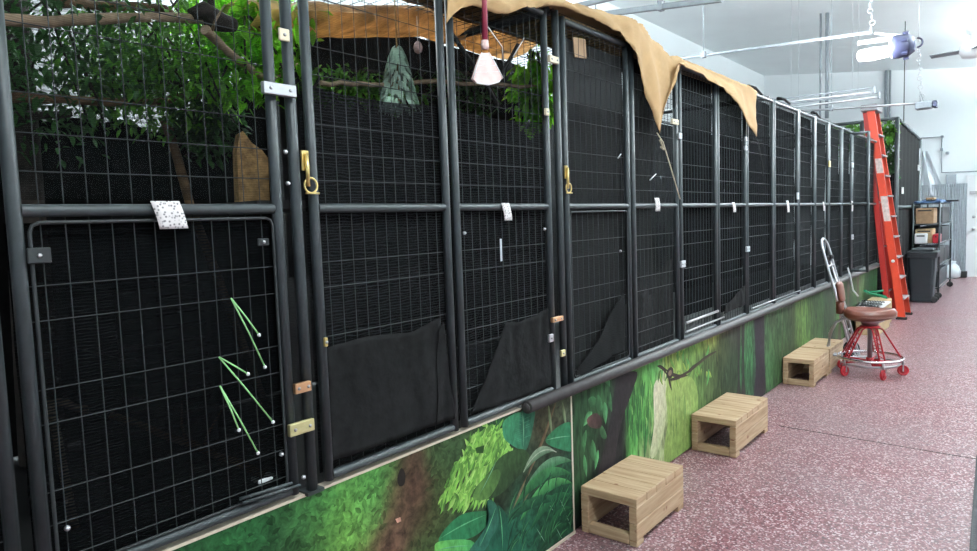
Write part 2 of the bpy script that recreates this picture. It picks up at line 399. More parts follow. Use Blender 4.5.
# ---------------------------------------------------------------- plinth with printed mural
PZ = .70
YE = 10.7
def lerp(a, b_, t): return tuple(x+(y-x)*t for x, y in zip(a, b_))
def field(blobs, y, z):
    W = 0; C = [0, 0, 0]
    for (by, bz, sy, sz, c) in blobs:
        w_ = math.exp(-((y-by)/sy)**2-((z-bz)/sz)**2)+1e-9
        W += w_; C = [C[i]+w_*c[i] for i in range(3)]
    return tuple(v/W for v in C)
class Mural:
    def __init__(s, lo, hi): s.b = MB(); s.layer = 0; s.lim = (lo, hi)
    def base(s, y0, y1, blobs, k, dy=.05):
        s.b.k = k; ny = max(2, int((y1-y0)/dy)); nz = 16; vs = []; cs = []; fs = []
        for i in range(ny+1):
            for j in range(nz+1):
                y = y0+(y1-y0)*i/ny; z = .012+(PZ-.012)*j/nz; vs.append((0, y, z)); cs.append(field(blobs, y, z))
        for i in range(ny):
            for j in range(nz): a = i*(nz+1)+j; fs.append((a, a+nz+1, a+nz+2, a+1))
        s.b.add(vs, fs, False, cs)
        s.b.add([(0, y0, .012), (0, y1, .012), (0, y1, PZ), (0, y0, PZ), (-.012, y0, .012), (-.012, y1, .012), (-.012, y1, PZ), (-.012, y0, PZ)],
                [(4, 7, 6, 5), (4, 0, 3, 7), (1, 5, 6, 2), (3, 2, 6, 7), (4, 5, 1, 0)], False, (.3, .25, .2))
    def shape(s, pts, c0, c1=None, rib=None):
        """filled outline; colour runs from c0 at the first point to c1 at the far one"""
        s.layer += 1; x = .0003+.000025*s.layer
        n = len(pts)
        if n > 4:
            sm = []
            for i in range(n):
                p0, p1, p2, p3 = pts[i-1], pts[i], pts[(i+1) % n], pts[(i+2) % n]
                for t in (0, .25, .5, .75):
                    sm.append(tuple(.5*(2*b_+(c_-a_)*t+(2*a_-5*b_+4*c_-d_)*t*t+(3*b_-a_-3*c_+d_)*t**3) for a_, b_, c_, d_ in zip(p0, p1, p2, p3)))
            pts = sm
        pts = [(min(max(y, s.lim[0]), s.lim[1]), min(max(z, .013), PZ-.001)) for y, z in pts]
        n = len(pts); c1 = c1 or c0
        cs = [lerp(c0, c1, 1-abs(2*i/n-1)) for i in range(n)]
        cy = sum(p[0] for p in pts)/n; cz = sum(p[1] for p in pts)/n
        s.b.k = 2
        s.b.add([(x, cy, cz)]+[(x, p[0], p[1]) for p in pts], [(0, i+1, (i+1) % n+1) for i in range(n)], False, [lerp(c0, c1, .5)]+cs)
    def blade(s, a, bb, bow, wd, c0, c1, rib=None, n=10, ylim=None):
        ylim = (s.lim[0], s.lim[1])
        """a leaf from a to bb (y,z), bowed sideways, lens shaped, two tone"""
        ay, az = a; by, bz = bb; dy, dz = by-ay, bz-az; L = math.hypot(dy, dz) or 1e-3; ny, nz = -dz/L, dy/L
        s.layer += (.03 if n <= 7 else 1); x = .0003+.000025*s.layer; L_, C_, R_ = [], [], []
        for i in range(n+1):
            t = i/n; o = 4*bow*t*(1-t); w_ = wd*(math.sin(math.pi*min(1, t*1.02+.02))**.75)*(1-.35*t)
            y = ay+dy*t+ny*o; z = az+dz*t+nz*o
            L_.append((y+ny*w_, z+nz*w_)); C_.append((y, z)); R_.append((y-ny*w_, z-nz*w_))
        vs = []; cs = []
        for i in range(n+1):
            t = i/n
            for q, cc in ((L_[i], c0), (C_[i], lerp(c0, c1, .5)), (R_[i], c1)):
                vs.append((x, min(max(q[0], ylim[0] if ylim else -9), ylim[1] if ylim else 99), min(max(q[1], .013), PZ-.001))); cs.append(lerp(cc, (cc[0]*.6, cc[1]*.7, cc[2]*.6), abs(t-.5)))
        fs = []
        for i in range(n): fs += [(i*3, i*3+1, i*3+4, i*3+3), (i*3+1, i*3+2, i*3+5, i*3+4)]
        s.b.k = 2; s.b.add(vs, fs, False, cs)
        if rib:
            s.layer += 1; x += .00002; vs = []
            for i in range(n+1):
                y, z = C_[i]; r_ = wd*.045+.0012; z = min(max(z, .014), PZ-.003)
                vs += [(x, y+ny*r_, min(z+nz*r_, PZ-.001)), (x, y-ny*r_, min(max(z-nz*r_, .013), PZ-.001))]
            s.b.add(vs, [(i*2, i*2+1, i*2+3, i*2+2) for i in range(n)], False, rib)
def yz(px, py): p = at(px, py, 0, 0); return (p.y, p.z)
G = lambda *c: srgb(*c)
Y1 = 2.652; mu = Mural(-.6, Y1)
bl = []
for (px, py, sy, sz, c) in [
    (215, 545, .14, .12, (26, 84, 40)), (250, 535, .1, .1, (30, 105, 45)), (275, 540, .07, .1, (28, 52, 34)), (300, 515, .08, .1, (55, 118, 55)), (330, 500, .1, .1, (60, 135, 52)), (300, 545, .1, .1, (44, 70, 38)),
    (345, 530, .08, .12, (110, 172, 52)), (365, 500, .09, .1, (80, 145, 58)), (372, 470, .06, .06, (64, 140, 50)), (388, 462, .05, .05, (70, 110, 50)), (325, 550, .07, .1, (60, 110, 44)),
    (395, 510, .05, .1, (92, 66, 50)), (385, 545, .1, .08, (96, 66, 52)), (415, 480, .06, .14, (80, 54, 42)), (405, 465, .04, .05, (70, 54, 36)), (425, 525, .07, .08, (62, 62, 36)), (440, 495, .04, .1, (58, 76, 40)),
    (440, 450, .07, .06, (56, 82, 44)), (455, 445, .05, .06, (52, 76, 44)), (425, 550, .08, .06, (62, 88, 44)), (470, 505, .05, .05, (50, 70, 40)), (500, 505, .06, .05, (36, 48, 32)),
    (545, 420, .08, .08, (60, 58, 40)), (560, 400, .06, .05, (70, 80, 60)), (540, 470, .09, .1, (40, 56, 40)), (560, 520, .12, .14, (22, 66, 44)), (520, 530, .08, .1, (24, 84, 60)), (100, 540, .5, .3, (26, 70, 36))]:
    y, z = yz(px, py); bl.append((y, z, sy, sz, G(*c)))
bl.append((.3, .3, .5, .4, G(30, 80, 38)))
mu.base(-.6, Y1, bl, 0, .04)
P = lambda l: [yz(*q) for q in l]
# small foliage dabs on the left half
for i in range(1900):
    y = random.uniform(.5, 1.78); z = random.uniform(.02, .69)
    c = field(bl, y, z); f_ = random.uniform(.65, 1.7)
    if c[0] > c[1]*.95: continue
    a = random.uniform(0, 6.28); L = random.uniform(.014, .042)
    c2 = tuple(min(1, v*f_) for v in c); mu.blade((y, z), (y+L*math.cos(a), z+L*math.sin(a)), 0, L*.30, c2, tuple(v*.6 for v in c2), n=4, ylim=(-.6, Y1))
# dark figure and pink blossom on the earth path
mu.shape(P([(401, 468), (405, 474), (404, 484), (399, 486), (397, 478)]), G(34, 30, 28)); mu.shape(P([(395, 519), (400, 517), (401, 521), (397, 523)]), G(200, 140, 120))
# lime shrub
lime = G(132, 194, 52); lime2 = G(96, 158, 44)
shrub = [(441, 500), (446, 480), (455, 462), (466, 450), (470, 437), (478, 428), (492, 424), (508, 424), (510, 440), (514, 452), (504, 462), (500, 480), (490, 497), (470, 500), (455, 500)]
mu.shape(P([(449, 488), (452, 474), (460, 460), (470, 450), (474, 437), (484, 430), (500, 428), (506, 440), (508, 452), (500, 462), (492, 480), (482, 492), (466, 494)]), G(84, 132, 44), G(110, 166, 50))
def inside(px, py, poly):
    c = False; n = len(poly)
    for i in range(n):
        (x1, y1), (x2, y2) = poly[i], poly[i-1]
        if (y1 > py) != (y2 > py) and px < (x2-x1)*(py-y1)/(y2-y1)+x1: c = not c
    return c
for i in range(900):
    px, py = random.uniform(440, 515), random.uniform(420, 502)
    if not inside(px, py, shrub): continue
    y, z = yz(px, py); c = random.choice([G(132, 194, 56), G(150, 206, 70), G(112, 172, 50), G(84, 136, 44), G(168, 212, 96), G(60, 104, 38)]); L = random.uniform(.02, .07)
    a = random.uniform(-2.5, -1.9) if random.random() < .7 else random.uniform(0, 6.28)
    mu.blade((y, z), (y+L*math.cos(a), z+L*math.sin(a)), random.uniform(-.01, .01), L*.17, c, lerp(c, lime2, .7), n=5, ylim=(-.6, Y1))
mu.shape(P([(475, 448), (484, 445), (483, 453), (476, 453)]), G(44, 84, 34))
for q in [(455, 478), (468, 478), (462, 484), (456, 490)]:
    y, z = yz(*q); mu.blade((y, z), (y+.02, z+.03), 0, .007, G(48, 70, 30), G(60, 90, 36), n=4)
# teal leaf under pipe, two halves
mu.shape(P([(504, 420), (522, 412), (519, 425), (523, 449), (510, 444), (503, 436)]), G(44, 138, 92), G(34, 112, 78))
mu.shape(P([(522, 410), (534, 408), (533, 425), (527, 448), (522, 447), (519, 425)]), G(26, 104, 78), G(34, 92, 66))
# dome leaf
mu.shape(P([(490, 470), (499, 458), (510, 451), (522, 449), (529, 455), (526, 466), (516, 478), (505, 490), (492, 498), (473, 498), (474, 489), (484, 478)]), G(52, 84, 42), G(42, 62, 38))
mu.shape(P([(473, 499), (476, 487), (486, 476), (497, 469), (500, 476), (494, 490), (486, 499)]), G(84, 128, 52), G(64, 98, 46))
# stems
mu.blade(yz(556, 400), yz(515, 500), .02, .012, G(116, 96, 66), G(90, 60, 46)); mu.blade(yz(525, 480), yz(512, 510), 0, .010, G(130, 112, 84), G(104, 84, 60)); mu.blade(yz(540, 470), yz(518, 512), .0, .008, G(112, 96, 66), G(84, 70, 50))
for q0, q1 in (((548, 405), (552, 440)), ((562, 402), (566, 430)), ((570, 398), (571, 425))): mu.blade(yz(*q0), yz(*q1), 0, .012, G(120, 130, 96), G(80, 100, 66), ylim=(-.6, Y1))
# pale arching leaf, then the row of long banana leaves
mu.shape(P([(545, 440), (560, 425), (573, 424), (574, 450), (556, 448)]), G(20, 104, 62), G(30, 118, 76))
mu.blade(yz(523, 472), yz(556, 452), .045, .028, G(130, 150, 124), G(72, 104, 76), G(150, 160, 140), ylim=(-.6, Y1))
for (a, c, bow, wd, c0, c1) in [((524, 490), (574, 462), .055, .030, (92, 132, 100), (38, 106, 62)), ((515, 505), (574, 476), .07, .034, (48, 120, 64), (26, 88, 50)),
        ((520, 520), (574, 484), .07, .034, (74, 150, 76), (28, 98, 52)), ((530, 530), (574, 496), .06, .028, (36, 104, 60), (18, 70, 42)), ((545, 540), (574, 508), .05, .026, (30, 96, 54), (14, 60, 38)), ((500, 528), (566, 503), .06, .028, (34, 92, 56), (18, 62, 44)), ((540, 549), (572, 524), .03, .022, (24, 84, 48), (12, 52, 34))]:
    mu.blade(yz(*a), yz(*c), bow, wd, G(*c0), G(*c1), n=14, ylim=(-.6, Y1))
for q0, q1 in (((497, 508), (522, 552)), ((549, 505), (553, 511)), ((560, 500), (565, 511)), ((566, 515), (570, 526)), ((536, 528), (545, 543)), ((556, 528), (562, 540))):
    mu.blade(yz(*q0), yz(*q1), 0, .0022, G(150, 180, 160), G(120, 150, 130), n=3, ylim=(-.6, Y1))
for (a, c, w_) in (((522, 412), (523, 448), .004), ((546, 440), (572, 436), .003), ((496, 460), (478, 496), .003)):
    mu.blade(yz(*a), yz(*c), .004, w_, G(110, 170, 130), G(80, 140, 100), n=8)
for k in range(16):
    t_ = k/16; mu.blade(yz(522.3, 414+t_*30), yz(522.3+random.choice((-11, 9)), 410+t_*30), 0, .0016, G(70, 150, 110), G(40, 110, 80), n=3)
# broad teal leaves bottom left
mu.shape(P([(438, 541), (447, 526), (462, 514), (480, 511), (489, 512), (487, 524), (474, 536), (455, 541)]), G(18, 122, 72), G(30, 104, 62))
mu.shape(P([(434, 548), (440, 541), (470, 540), (474, 552), (440, 560)]), G(96, 180, 60), G(40, 150, 76))
mu.shape(P([(487, 500), (496, 505), (498, 525), (488, 545), (474, 560), (468, 552), (480, 535), (488, 520)]), G(28, 84, 66), G(40, 104, 84))
mu.shape(P([(497, 505), (508, 518), (522, 552), (500, 560), (488, 545), (498, 525)]), G(14, 72, 52), G(18, 90, 66))
for (a, c) in (((440, 538), (487, 514)), ((437, 550), (472, 546)), ((495, 508), (478, 548)), ((499, 508), (502, 552))):
    mu.blade(yz(*a), yz(*c), .006, .0035, G(100, 180, 120), G(60, 140, 90), n=8)
for k in range(60):
    y, z = random.uniform(2.1, 2.64), random.uniform(.02, .30); L = random.uniform(.05, .14); a = random.uniform(.2, 1.2)
    mu.blade((y, z), (y+L*math.cos(a), z+L*math.sin(a)), .01, .006, random.choice([G(40, 110, 66), G(16, 60, 40), G(70, 140, 84)]), G(14, 56, 36), n=7)
mo = mu.b.build('mural_panel', ['print_bg', 'print_streak', 'print_leaf'], org=True)
tag(mo, 'plinth panel printed with earth path, lime shrub and banana leaves, below the nearest cage sections', 'mural panel', 'printed jungle panels along the plinth')

Y2 = 6.1; mu = Mural(Y1+.006, Y2); bl = []
for (px, py, sy, sz, c) in [
    (590, 420, .10, .12, (30, 62, 34)), (600, 400, .08, .07, (40, 84, 44)), (585, 460, .08, .1, (34, 66, 36)), (605, 450, .1, .12, (30, 38, 30)), (600, 480, .1, .1, (24, 24, 26)), (622, 400, .07, .14, (32, 30, 32)), (615, 440, .06, .14, (38, 34, 38)),
    (635, 385, .05, .08, (66, 120, 50)), (640, 420, .09, .12, (70, 140, 54)), (650, 400, .06, .12, (84, 150, 60)), (648, 440, .07, .1, (130, 150, 90)), (655, 370, .06, .06, (80, 160, 70)),
    (660, 405, .05, .13, (190, 190, 150)), (665, 440, .05, .1, (150, 160, 110)), (675, 400, .08, .16, (140, 165, 70)), (690, 400, .1, .18, (104, 140, 58)), (700, 380, .06, .2, (70, 100, 46)),
    (670, 350, .1, .05, (120, 140, 60)), (690, 348, .12, .05, (90, 130, 54)), (700, 345, .1, .05, (120, 150, 50)), (712, 338, .1, .06, (140, 150, 64)), (710, 365, .12, .1, (64, 84, 44)), (722, 350, .1, .12, (60, 70, 40)), (730, 370, .14, .14, (44, 62, 38)), (735, 335, .1, .1, (54, 56, 46)),
    (748, 350, .12, .1, (52, 104, 56)), (750, 380, .12, .12, (40, 64, 44)), (748, 320, .1, .06, (72, 110, 60))]:
    y, z = yz(px, py); bl.append((y, z, sy, sz, G(*c)))
bl += [(5.45, .5, .11, .5, G(44, 36, 46)), (5.2, .35, .12, .3, G(50, 110, 62)), (5.7, .4, .15, .4, G(60, 100, 56)), (6.0, .3, .2, .4, G(52, 78, 44)), (5.8, .6, .1, .1, G(60, 60, 46))]
mu.base(Y1+.006, Y2, bl, 1, .04)
lim = (Y1+.007, Y2)
def dab(px, py, L, ang, wd, c0, c1, bow=.0, rib=None):
    y, z = yz(px, py); a = math.radians(ang); mu.blade((y, z), (y+L*math.cos(a), z+L*math.sin(a)), bow, wd, G(*c0), G(*c1), rib, n=7, ylim=lim)
for (px, py, L, ang, wd) in [(588, 400, .11, -20, .030), (597, 395, .12, -60, .034), (604, 402, .12, -85, .03), (592, 412, .1, -150, .03), (586, 430, .11, -100, .026), (592, 440, .14, -70, .034), (600, 425, .12, -50, .028), (584, 455, .12, -80, .02), (598, 450, .1, -110, .022), (610, 392, .12, -80, .02), (604, 380, .08, -40, .022)]:
    k_ = random.uniform(.8, 1.2); dab(px, py, L, ang, wd, tuple(k_*v for v in (72, 140, 84)), tuple(k_*v for v in (42, 92, 50)), random.uniform(-.015, .015))
mu.shape(P([(587, 419), (596, 413), (602, 420), (600, 428), (590, 427)]), G(90, 62, 60), G(46, 34, 34))
for i in range(70):
    dab(random.uniform(628, 655), random.uniform(375, 430), random.uniform(.08, .24), random.uniform(-100, -78), random.uniform(.005, .016), random.choice([(96, 170, 66), (60, 140, 60), (40, 96, 44), (150, 200, 100), (30, 74, 40)]), (50, 110, 48), random.uniform(-.02, .02))
# dark leaning trunk
mu.shape(P([(618, 378), (637, 372), (632, 392), (622, 420), (617, 445), (612, 470), (598, 478), (606, 440), (612, 410)]), G(34, 30, 34), G(52, 44, 46))
# white stem and broad pale trunk
mu.shape(P([(654, 385), (664, 380), (667, 400), (664, 430), (656, 455), (650, 455), (654, 425)]), G(214, 204, 176), G(176, 184, 130))
mu.shape(P([(666, 388), (680, 378), (692, 378), (698, 395), (696, 425), (690, 455), (668, 470), (664, 450), (668, 420)]), G(150, 172, 84), G(112, 146, 62))
for i in range(34):
    u = random.random(); dab(667+u*28, random.uniform(385, 420), random.uniform(.1, .25), -90+random.uniform(-4, 4), .006, random.choice([(186, 196, 118), (92, 130, 58), (166, 180, 84), (84, 118, 50)]), (120, 150, 70))
for i in range(40):
    dab(random.uniform(655, 712), random.uniform(334, 372), random.uniform(.05, .13), random.uniform(-150, -30), random.uniform(.012, .024), random.choice([(70, 170, 80), (160, 180, 60), (110, 160, 56), (60, 104, 44)]), (80, 130, 50), random.uniform(-.02, .02))
# dark twisted vine
for (a, c, bow) in (((657, 366), (668, 378), .02), ((664, 368), (690, 374), -.03), ((668, 380), (694, 366), -.02), ((686, 374), (698, 362), .0), ((668, 376), (672, 392), 0), ((690, 372), (720, 350), .02)):
    mu.blade(yz(*a), yz(*c), bow, .014, G(44, 34, 34), G(70, 50, 44), n=8, ylim=lim)
y_, z_ = yz(670, 373); n_ = 14
mu.shape([(y_+.05*math.cos(6.283*i/n_), z_+.035*math.sin(6.283*i/n_)) for i in range(n_)], G(56, 42, 40), G(40, 32, 32)); mu.shape([(y_+.025*math.cos(6.283*i/n_), z_+.017*math.sin(6.283*i/n_)) for i in range(n_)], G(128, 100, 84))
for i in range(170):
    y = random.uniform(4.45, Y2); z = random.uniform(.05, .65); c = field(bl, y, z); f_ = random.uniform(.5, 1.9); c2 = tuple(min(1, v*f_) for v in c); L = random.uniform(.07, .26)
    mu.blade((y, z), (y+random.uniform(-.03, .03), z-L), random.uniform(-.02, .02), random.uniform(.006, .020), c2, lerp(c2, (.02, .06, .03), .4), n=6, ylim=lim)
mu.shape([(5.36, .69), (5.58, .69), (5.60, .3), (5.62, .02), (5.34, .02), (5.38, .3)], G(42, 34, 44), G(50, 40, 48))
for y in (4.95, 5.05): mu.shape([(y, .69), (y+.07, .69), (y+.05, .3), (y+.1, .02), (y-.03, .02), (y+.01, .3)], G(40, 36, 36), G(52, 48, 44))
mo = mu.b.build('mural_panel', ['print_bg', 'print_streak', 'print_leaf'], org=True)
tag(mo, 'plinth panel printed with dark and pale trunks and twisted vine, behind the nearer boxes', 'mural panel', 'printed jungle panels along the plinth')

mu = Mural(Y2+.006, YE); lim = (Y2+.007, YE); bl = []
for k in range(30):
    y = Y2+k*.17; c = random.choice([(46, 70, 36), (34, 50, 32), (62, 100, 42), (42, 40, 36), (50, 76, 42)])
    bl.append((y, random.uniform(.1, .6), .14, .35, G(*c)))
bl += [(6.75, .5, .18, .3, G(126, 168, 66)), (6.9, .2, .2, .3, G(104, 160, 60)), (7.2, .4, .15, .4, G(70, 104, 50)), (9.5, .5, .3, .3, G(86, 110, 56)), (10.4, .4, .5, .5, G(24, 96, 52))]
mu.base(Y2+.006, YE, bl, 1, .06)
for i in range(190):
    y = random.uniform(Y2+.05, YE-.05); z = random.uniform(.05, .69); c = field(bl, y, z); f_ = random.uniform(.5, 1.7); c2 = tuple(min(1, v*f_) for v in c); L = random.uniform(.1, .35)
    mu.blade((y, z), (y+random.uniform(-.04, .04), z-L), random.uniform(-.02, .02), random.uniform(.008, .028), c2, lerp(c2, (.02, .06, .03), .4), n=6, ylim=lim)
for y in (8.3, 8.75, 9.3): mu.shape([(y, .69), (y+.12, .69), (y+.10, .3), (y+.13, .02), (y-.03, .02), (y+.01, .3)], G(84, 70, 58), G(60, 52, 46))
mo = mu.b.build('mural_panel', ['print_bg', 'print_streak', 'print_leaf'], org=True)
tag(mo, 'plinth panel printed with bright mossy trunk and undergrowth, behind the hand truck and the stool', 'mural panel', 'printed jungle panels along the plinth')

b = MB(); b.box((-1.25, -.6, 0), (-.014, YE, .695)); tag(b.build('plinth_base', 'black', org=True), 'long black boxed plinth carrying the row of cages', 'plinth')
b = MB(); b.box((-.011, -.6, PZ), (.004, 2.25, PZ+.008)); b.box((.0015, 2.646, .012), (.005, 2.656, PZ)); b.box((.0015, -.6, .0), (.008, 2.656, .012)); b.box((-.03, -.6, PZ+.0015), (-.011, 2.25, PZ+.008))
tag(b.build('edge_strip', 'trimcream', org=True), 'thin cream edging strip around the printed panel with banana leaves', 'edging')
b = MB(); b.tube([(.03, 2.26, .712), (.03, 3.5, .711), (.03, 5.5, .712), (.03, 8.0, .711), (.03, YE-.1, .713)], .028, 14); b.lathe([(.019, 0), (.019, .004)], (.03, 2.252, .712), 12, 'y')
tag(b.build('foam_tube', 'rubber', org=True), 'long dark foam pipe sleeve lying along the plinth edge under the cages', 'pipe sleeve')

# ---------------------------------------------------------------- cages
ZB, ZT, ZR = .722, 2.405, 1.556
RT_ = .0155
HL = [1.393, 1.316, 1.165, 1.088, .936, .861, .78]
HU = [1.64, 1.722, 1.807, 1.952, 2.035, 2.18, 2.262, 2.36]
def panel(y0, y1, label, kind='fixed', low=True, midrail=True, r=RT_, zt=ZT, group='black wire cage sections'):
    root = thing('cage_door' if kind == 'door' else 'cage_section', (0, (y0+y1)/2, ZB-.015), label, 'cage door' if kind == 'door' else 'cage section', group)
    for y in (y0, y1):
        b = MB(); b.tube([(0, y, ZB), (0, y, zt)], r, 12); b.build('stile', 'frame', root)
    for z, nm in ((zt-r, 'top_rail'), (ZR, 'middle_rail'), (ZB+.012, 'bottom_rail')):
        b = MB(); b.tube([(0, y0+r*.8, z), (0, y1-r*.8, z)], r*.9, 12, False); b.build(nm, 'frame', root)
    b = MB(); n = max(3, round((y1-y0)/.0487)); x = -.006
    for i in range(1, n):
        y = y0+(y1-y0)*i/n
        b.tube([(x, y, ZB+.01), (x, y, zt-.01)], .0014, 4, False)
    for z in HL+HU: b.tube([(x+.003, y0+.01, z), (x+.003, y1-.01, z)], .0014, 4, False)
    b.build('wire_mesh', 'wire', root)
    if kind == 'door':
        b = MB(); a, c = y0+.024, y1-.022; zt2, zb2, q = 1.530, .752, .02
        pts = [(.006, a, zb2+q), (.006, a, zt2-q), (.006, a+q*.3, zt2-q*.3), (.006, a+q, zt2), (.006, c-q, zt2), (.006, c-q*.3, zt2-q*.3), (.006, c, zt2-q), (.006, c, zb2+q), (.006, c-q*.3, zb2+q*.3), (.006, c-q, zb2), (.006, a+q, zb2), (.006, a+q*.3, zb2+q*.3), (.006, a, zb2+q)]
        b.tube(pts, .0042, 8, False); b.build('hatch_frame', 'wire', root)
    return root
W0 = 'black wire cage '
A = panel(.486, 1.125, W0+'door nearest the camera with inner hatch and green ties', 'door')
panel(-.19, .43, W0+'section cut off by the left edge of the photo')
panel(1.252, 1.837, W0+'section between the brass latch and pink fly swatter, brown roll at top')
panel(1.892, 2.507, W0+'section behind the pink swatter, with a paper tag on its rail')
for y, lb in ((1.190, 'single black steel post with brass latch beside the nearest cage door'), (2.600, 'single black steel post with cream hinge tape right of the pink swatter')):
    b = MB(); b.tube([(0, y, ZB-.012), (0, y, 2.42)], .0165, 12); b.box((-.03, y-.03, ZB-.018), (.02, y+.03, ZB-.008)); tag(b.build('cage_post', 'frame', org=True), lb, 'post', 'single cage posts')
panel(2.655, 3.262, W0+'door lined with worn grey shade cloth under the tan canvas', 'door')
panel(3.322, 3.890, W0+'section with a scooped grey cloth, right of the long canvas point')
panel(3.947, 4.530, W0+'section just right of the hanging canvas point')
panel(4.575, 5.135, W0+'section under the short canvas point with a small triangular flap')
panel(5.175, 5.810, W0+'section above the furthest wooden boxes, first clear of the canvas')
panel(5.855, 6.560, W0+'section, second clear of the canvas')
panel(6.605, 7.160, W0+'section left of the silver hand truck')
panel(7.200, 7.740, W0+'section behind the silver hand truck')
panel(7.785, 8.350, W0+'section just right of the silver hand truck')
panel(8.395, 8.900, W0+'section next to the open far door')
panel(8.950, 9.900, W0+'section left of the red ladder')
panel(9.945, 10.65, W0+'section right behind the red ladder')

# open door near the ladder: stands square to the row
root = thing('cage_door', (.09, 8.86, .76), 'narrow black cage door standing open just left of the red ladder', 'cage door', 'black wire cage sections')
for x in (.005, .185):
    b = MB(); b.tube([(x, 8.86, .76), (x, 8.86, 2.38)], .016, 10); b.build('stile', 'frame', root)
for z, nm in ((2.37, 'top_rail'), (.775, 'bottom_rail'), (1.556, 'middle_rail')):
    b = MB(); b.tube([(.005, 8.86, z), (.185, 8.86, z)], .015, 10); b.build(nm, 'frame', root)
b = MB()
for i in range(1, 4): b.tube([(.005+.045*i, 8.86, .78), (.005+.045*i, 8.86, 2.36)], .0014, 4, False)
for z in HL+HU[:-1]: b.tube([(.01, 8.86, z), (.18, 8.86, z)], .0014, 4, False)
b.build('wire_mesh', 'wire', root)

# cage back frames, floors and roofs: one long carcass of roof mesh and cross tubes
def roofmesh(y0, y1, lb):
    root = thing('cage_roof', (-.62, (y0+y1)/2, 2.412), lb, 'cage roof', 'wire cage roofs')
    b = MB(); z = 2.425
    n = round((y1-y0)/.05)
    for i in range(n+1): b.tube([(-1.22, y0+(y1-y0)*i/n, z), (-.02, y0+(y1-y0)*i/n, z)], .0014, 4, False)
    for i in range(13): b.tube([(-1.22+i*.1, y0, z+.003), (-1.22+i*.1, y1, z+.003)], .0014, 4, False)
    b.build('wire_mesh', 'wire', root)
    for y in (y0, y1):
        b = MB(); b.tube([(-1.22, y, z), (-.02, y, z)], .014, 8); b.build('cross_tube', 'frame', root)
    b = MB(); b.tube([(-1.22, y0, z), (-1.22, y1, z)], .014, 8); b.build('rear_tube', 'frame', root)
for y0, y1, s_ in ((-.15, 1.20, 'above the nearest door'), (1.22, 2.58, 'behind the pink fly swatter'), (2.62, 3.9, 'under the tan canvas'), (3.95, 5.8, 'under the short canvas end'), (5.85, 8.9, 'above the middle of the row'), (8.95, 10.6, 'behind the red ladder')):
    roofmesh(y0, y1, 'black wire roof of the cages '+s_)
for i, y in enumerate((-.15, 1.21, 2.6, 3.92, 5.83, 8.92, 10.6)):
    b = MB(); b.tube([(-1.22, y, .70), (-1.22, y, 2.41)], .0155, 8); tag(b.build('rear_post', 'frame', org=True), 'black rear post carrying the cage roof, seen dimly through the netting', 'post', 'rear cage posts')

def sheet(name, pts_fn, nu, nv, m_, lb, cat='shade cloth', group=None, solid=0):
    b = MB(); b.grid(pts_fn, nu, nv); return tag(b.build(name, m_, solid=solid), lb, cat, group)
def nfn(y, z, k=6., s=0.): return noise.noise(V((y*k+s, z*k*.6, s)))
# back cloths
G2 = 'shade cloths on the cage backs'
sheet('back_cloth', lambda u, v: (-1.19+.012*nfn(u*3, v*2), -.14+u*2.05, .705+v*(1.245+.05*nfn(u*9, 3)+.35*max(0, u-.80)/.2)), 30, 10, 'flap', 'black cloth behind the plants on the nearest cage back', group=G2)
sheet('back_dimming_net', lambda u, v: (-1.20, -.14+u*2.05, 1.90+v*.5), 6, 3, 'net_mid2', 'fine net added to dim the leafy upper back of the nearest cage', group=G2)  # net added to dim the white wall behind
sheet('back_cloth', lambda u, v: (-1.19+.012*nfn(u*5, v*2, s=4), 1.93+u*8.7, .705+v*1.69), 40, 8, 'cloth', 'long black cloth lining the cage backs beyond the plants', group=G2)
for (y, lb) in ((1.22, 'between the nearest cage and the next'), (2.6, 'beside the grey lined door'), (3.92, 'beyond the scooped cloth'),):
    pass
# front nets and cloths: slightly inside the wire
def front(y0, y1, z0, z1, m_, lb, sag=0., x=-.022):
    s_ = y0*3.1
    sheet('shade_cloth', lambda u, v: (x+.008*nfn(u*2, v*3, s=s_)-.004, y0-.012+(y1-y0+.024)*u, z0+(z1-z0)*v-sag*math.sin(math.pi*u)*v), 14, 20, m_, lb, group='shade cloths behind the wire fronts')
front(.486, 1.125, .74, 1.53, 'net_dark', 'dark see-through net filling the hatch of the nearest cage door')
front(.486, 1.125, 1.58, 2.39, 'net_open', 'thin open net over the upper part of the nearest cage door, leaves behind it')
front(-.19, .43, .74, 2.39, 'net_mid', 'dark net in the cage section cut off by the left edge')
front(1.252, 1.837, .74, 1.93, 'net_mid', 'knitted black net in the section right of the brass latch', .02)
front(1.252, 1.837, 1.93, 2.39, 'net_open', 'open strip of net in front of the brown roll')
front(1.892, 2.507, .74, 1.93, 'net_mid', 'knitted black net behind the tag right of the pink swatter', .02)
front(1.892, 2.507, 1.93, 2.39, 'net_open', 'open strip of net behind the pink swatter')
front(2.655, 3.262, .74, 2.33, 'cloth_grey', 'worn grey shade cloth filling the door left of the hanging canvas')
front(3.947, 4.530, .86, 2.36, 'cloth', 'black shade cloth right of the long canvas point')
front(4.575, 5.135, .8, 2.36, 'cloth', 'black shade cloth behind the short canvas point')
for y0, y1, lb in ((5.175, 5.81, 'above the furthest wooden boxes'), (5.855, 6.56, 'second beyond the canvas'), (6.605, 7.16, 'left of the hand truck'), (7.2, 7.74, 'behind the hand truck top'), (7.785, 8.35, 'right of the hand truck'), (8.395, 8.9, 'beside the open door'), (8.95, 9.9, 'left of the ladder'), (9.945, 10.65, 'behind the ladder')):
    front(y0, y1, .78, 2.37, 'cloth', 'black shade cloth in the cage section '+lb)
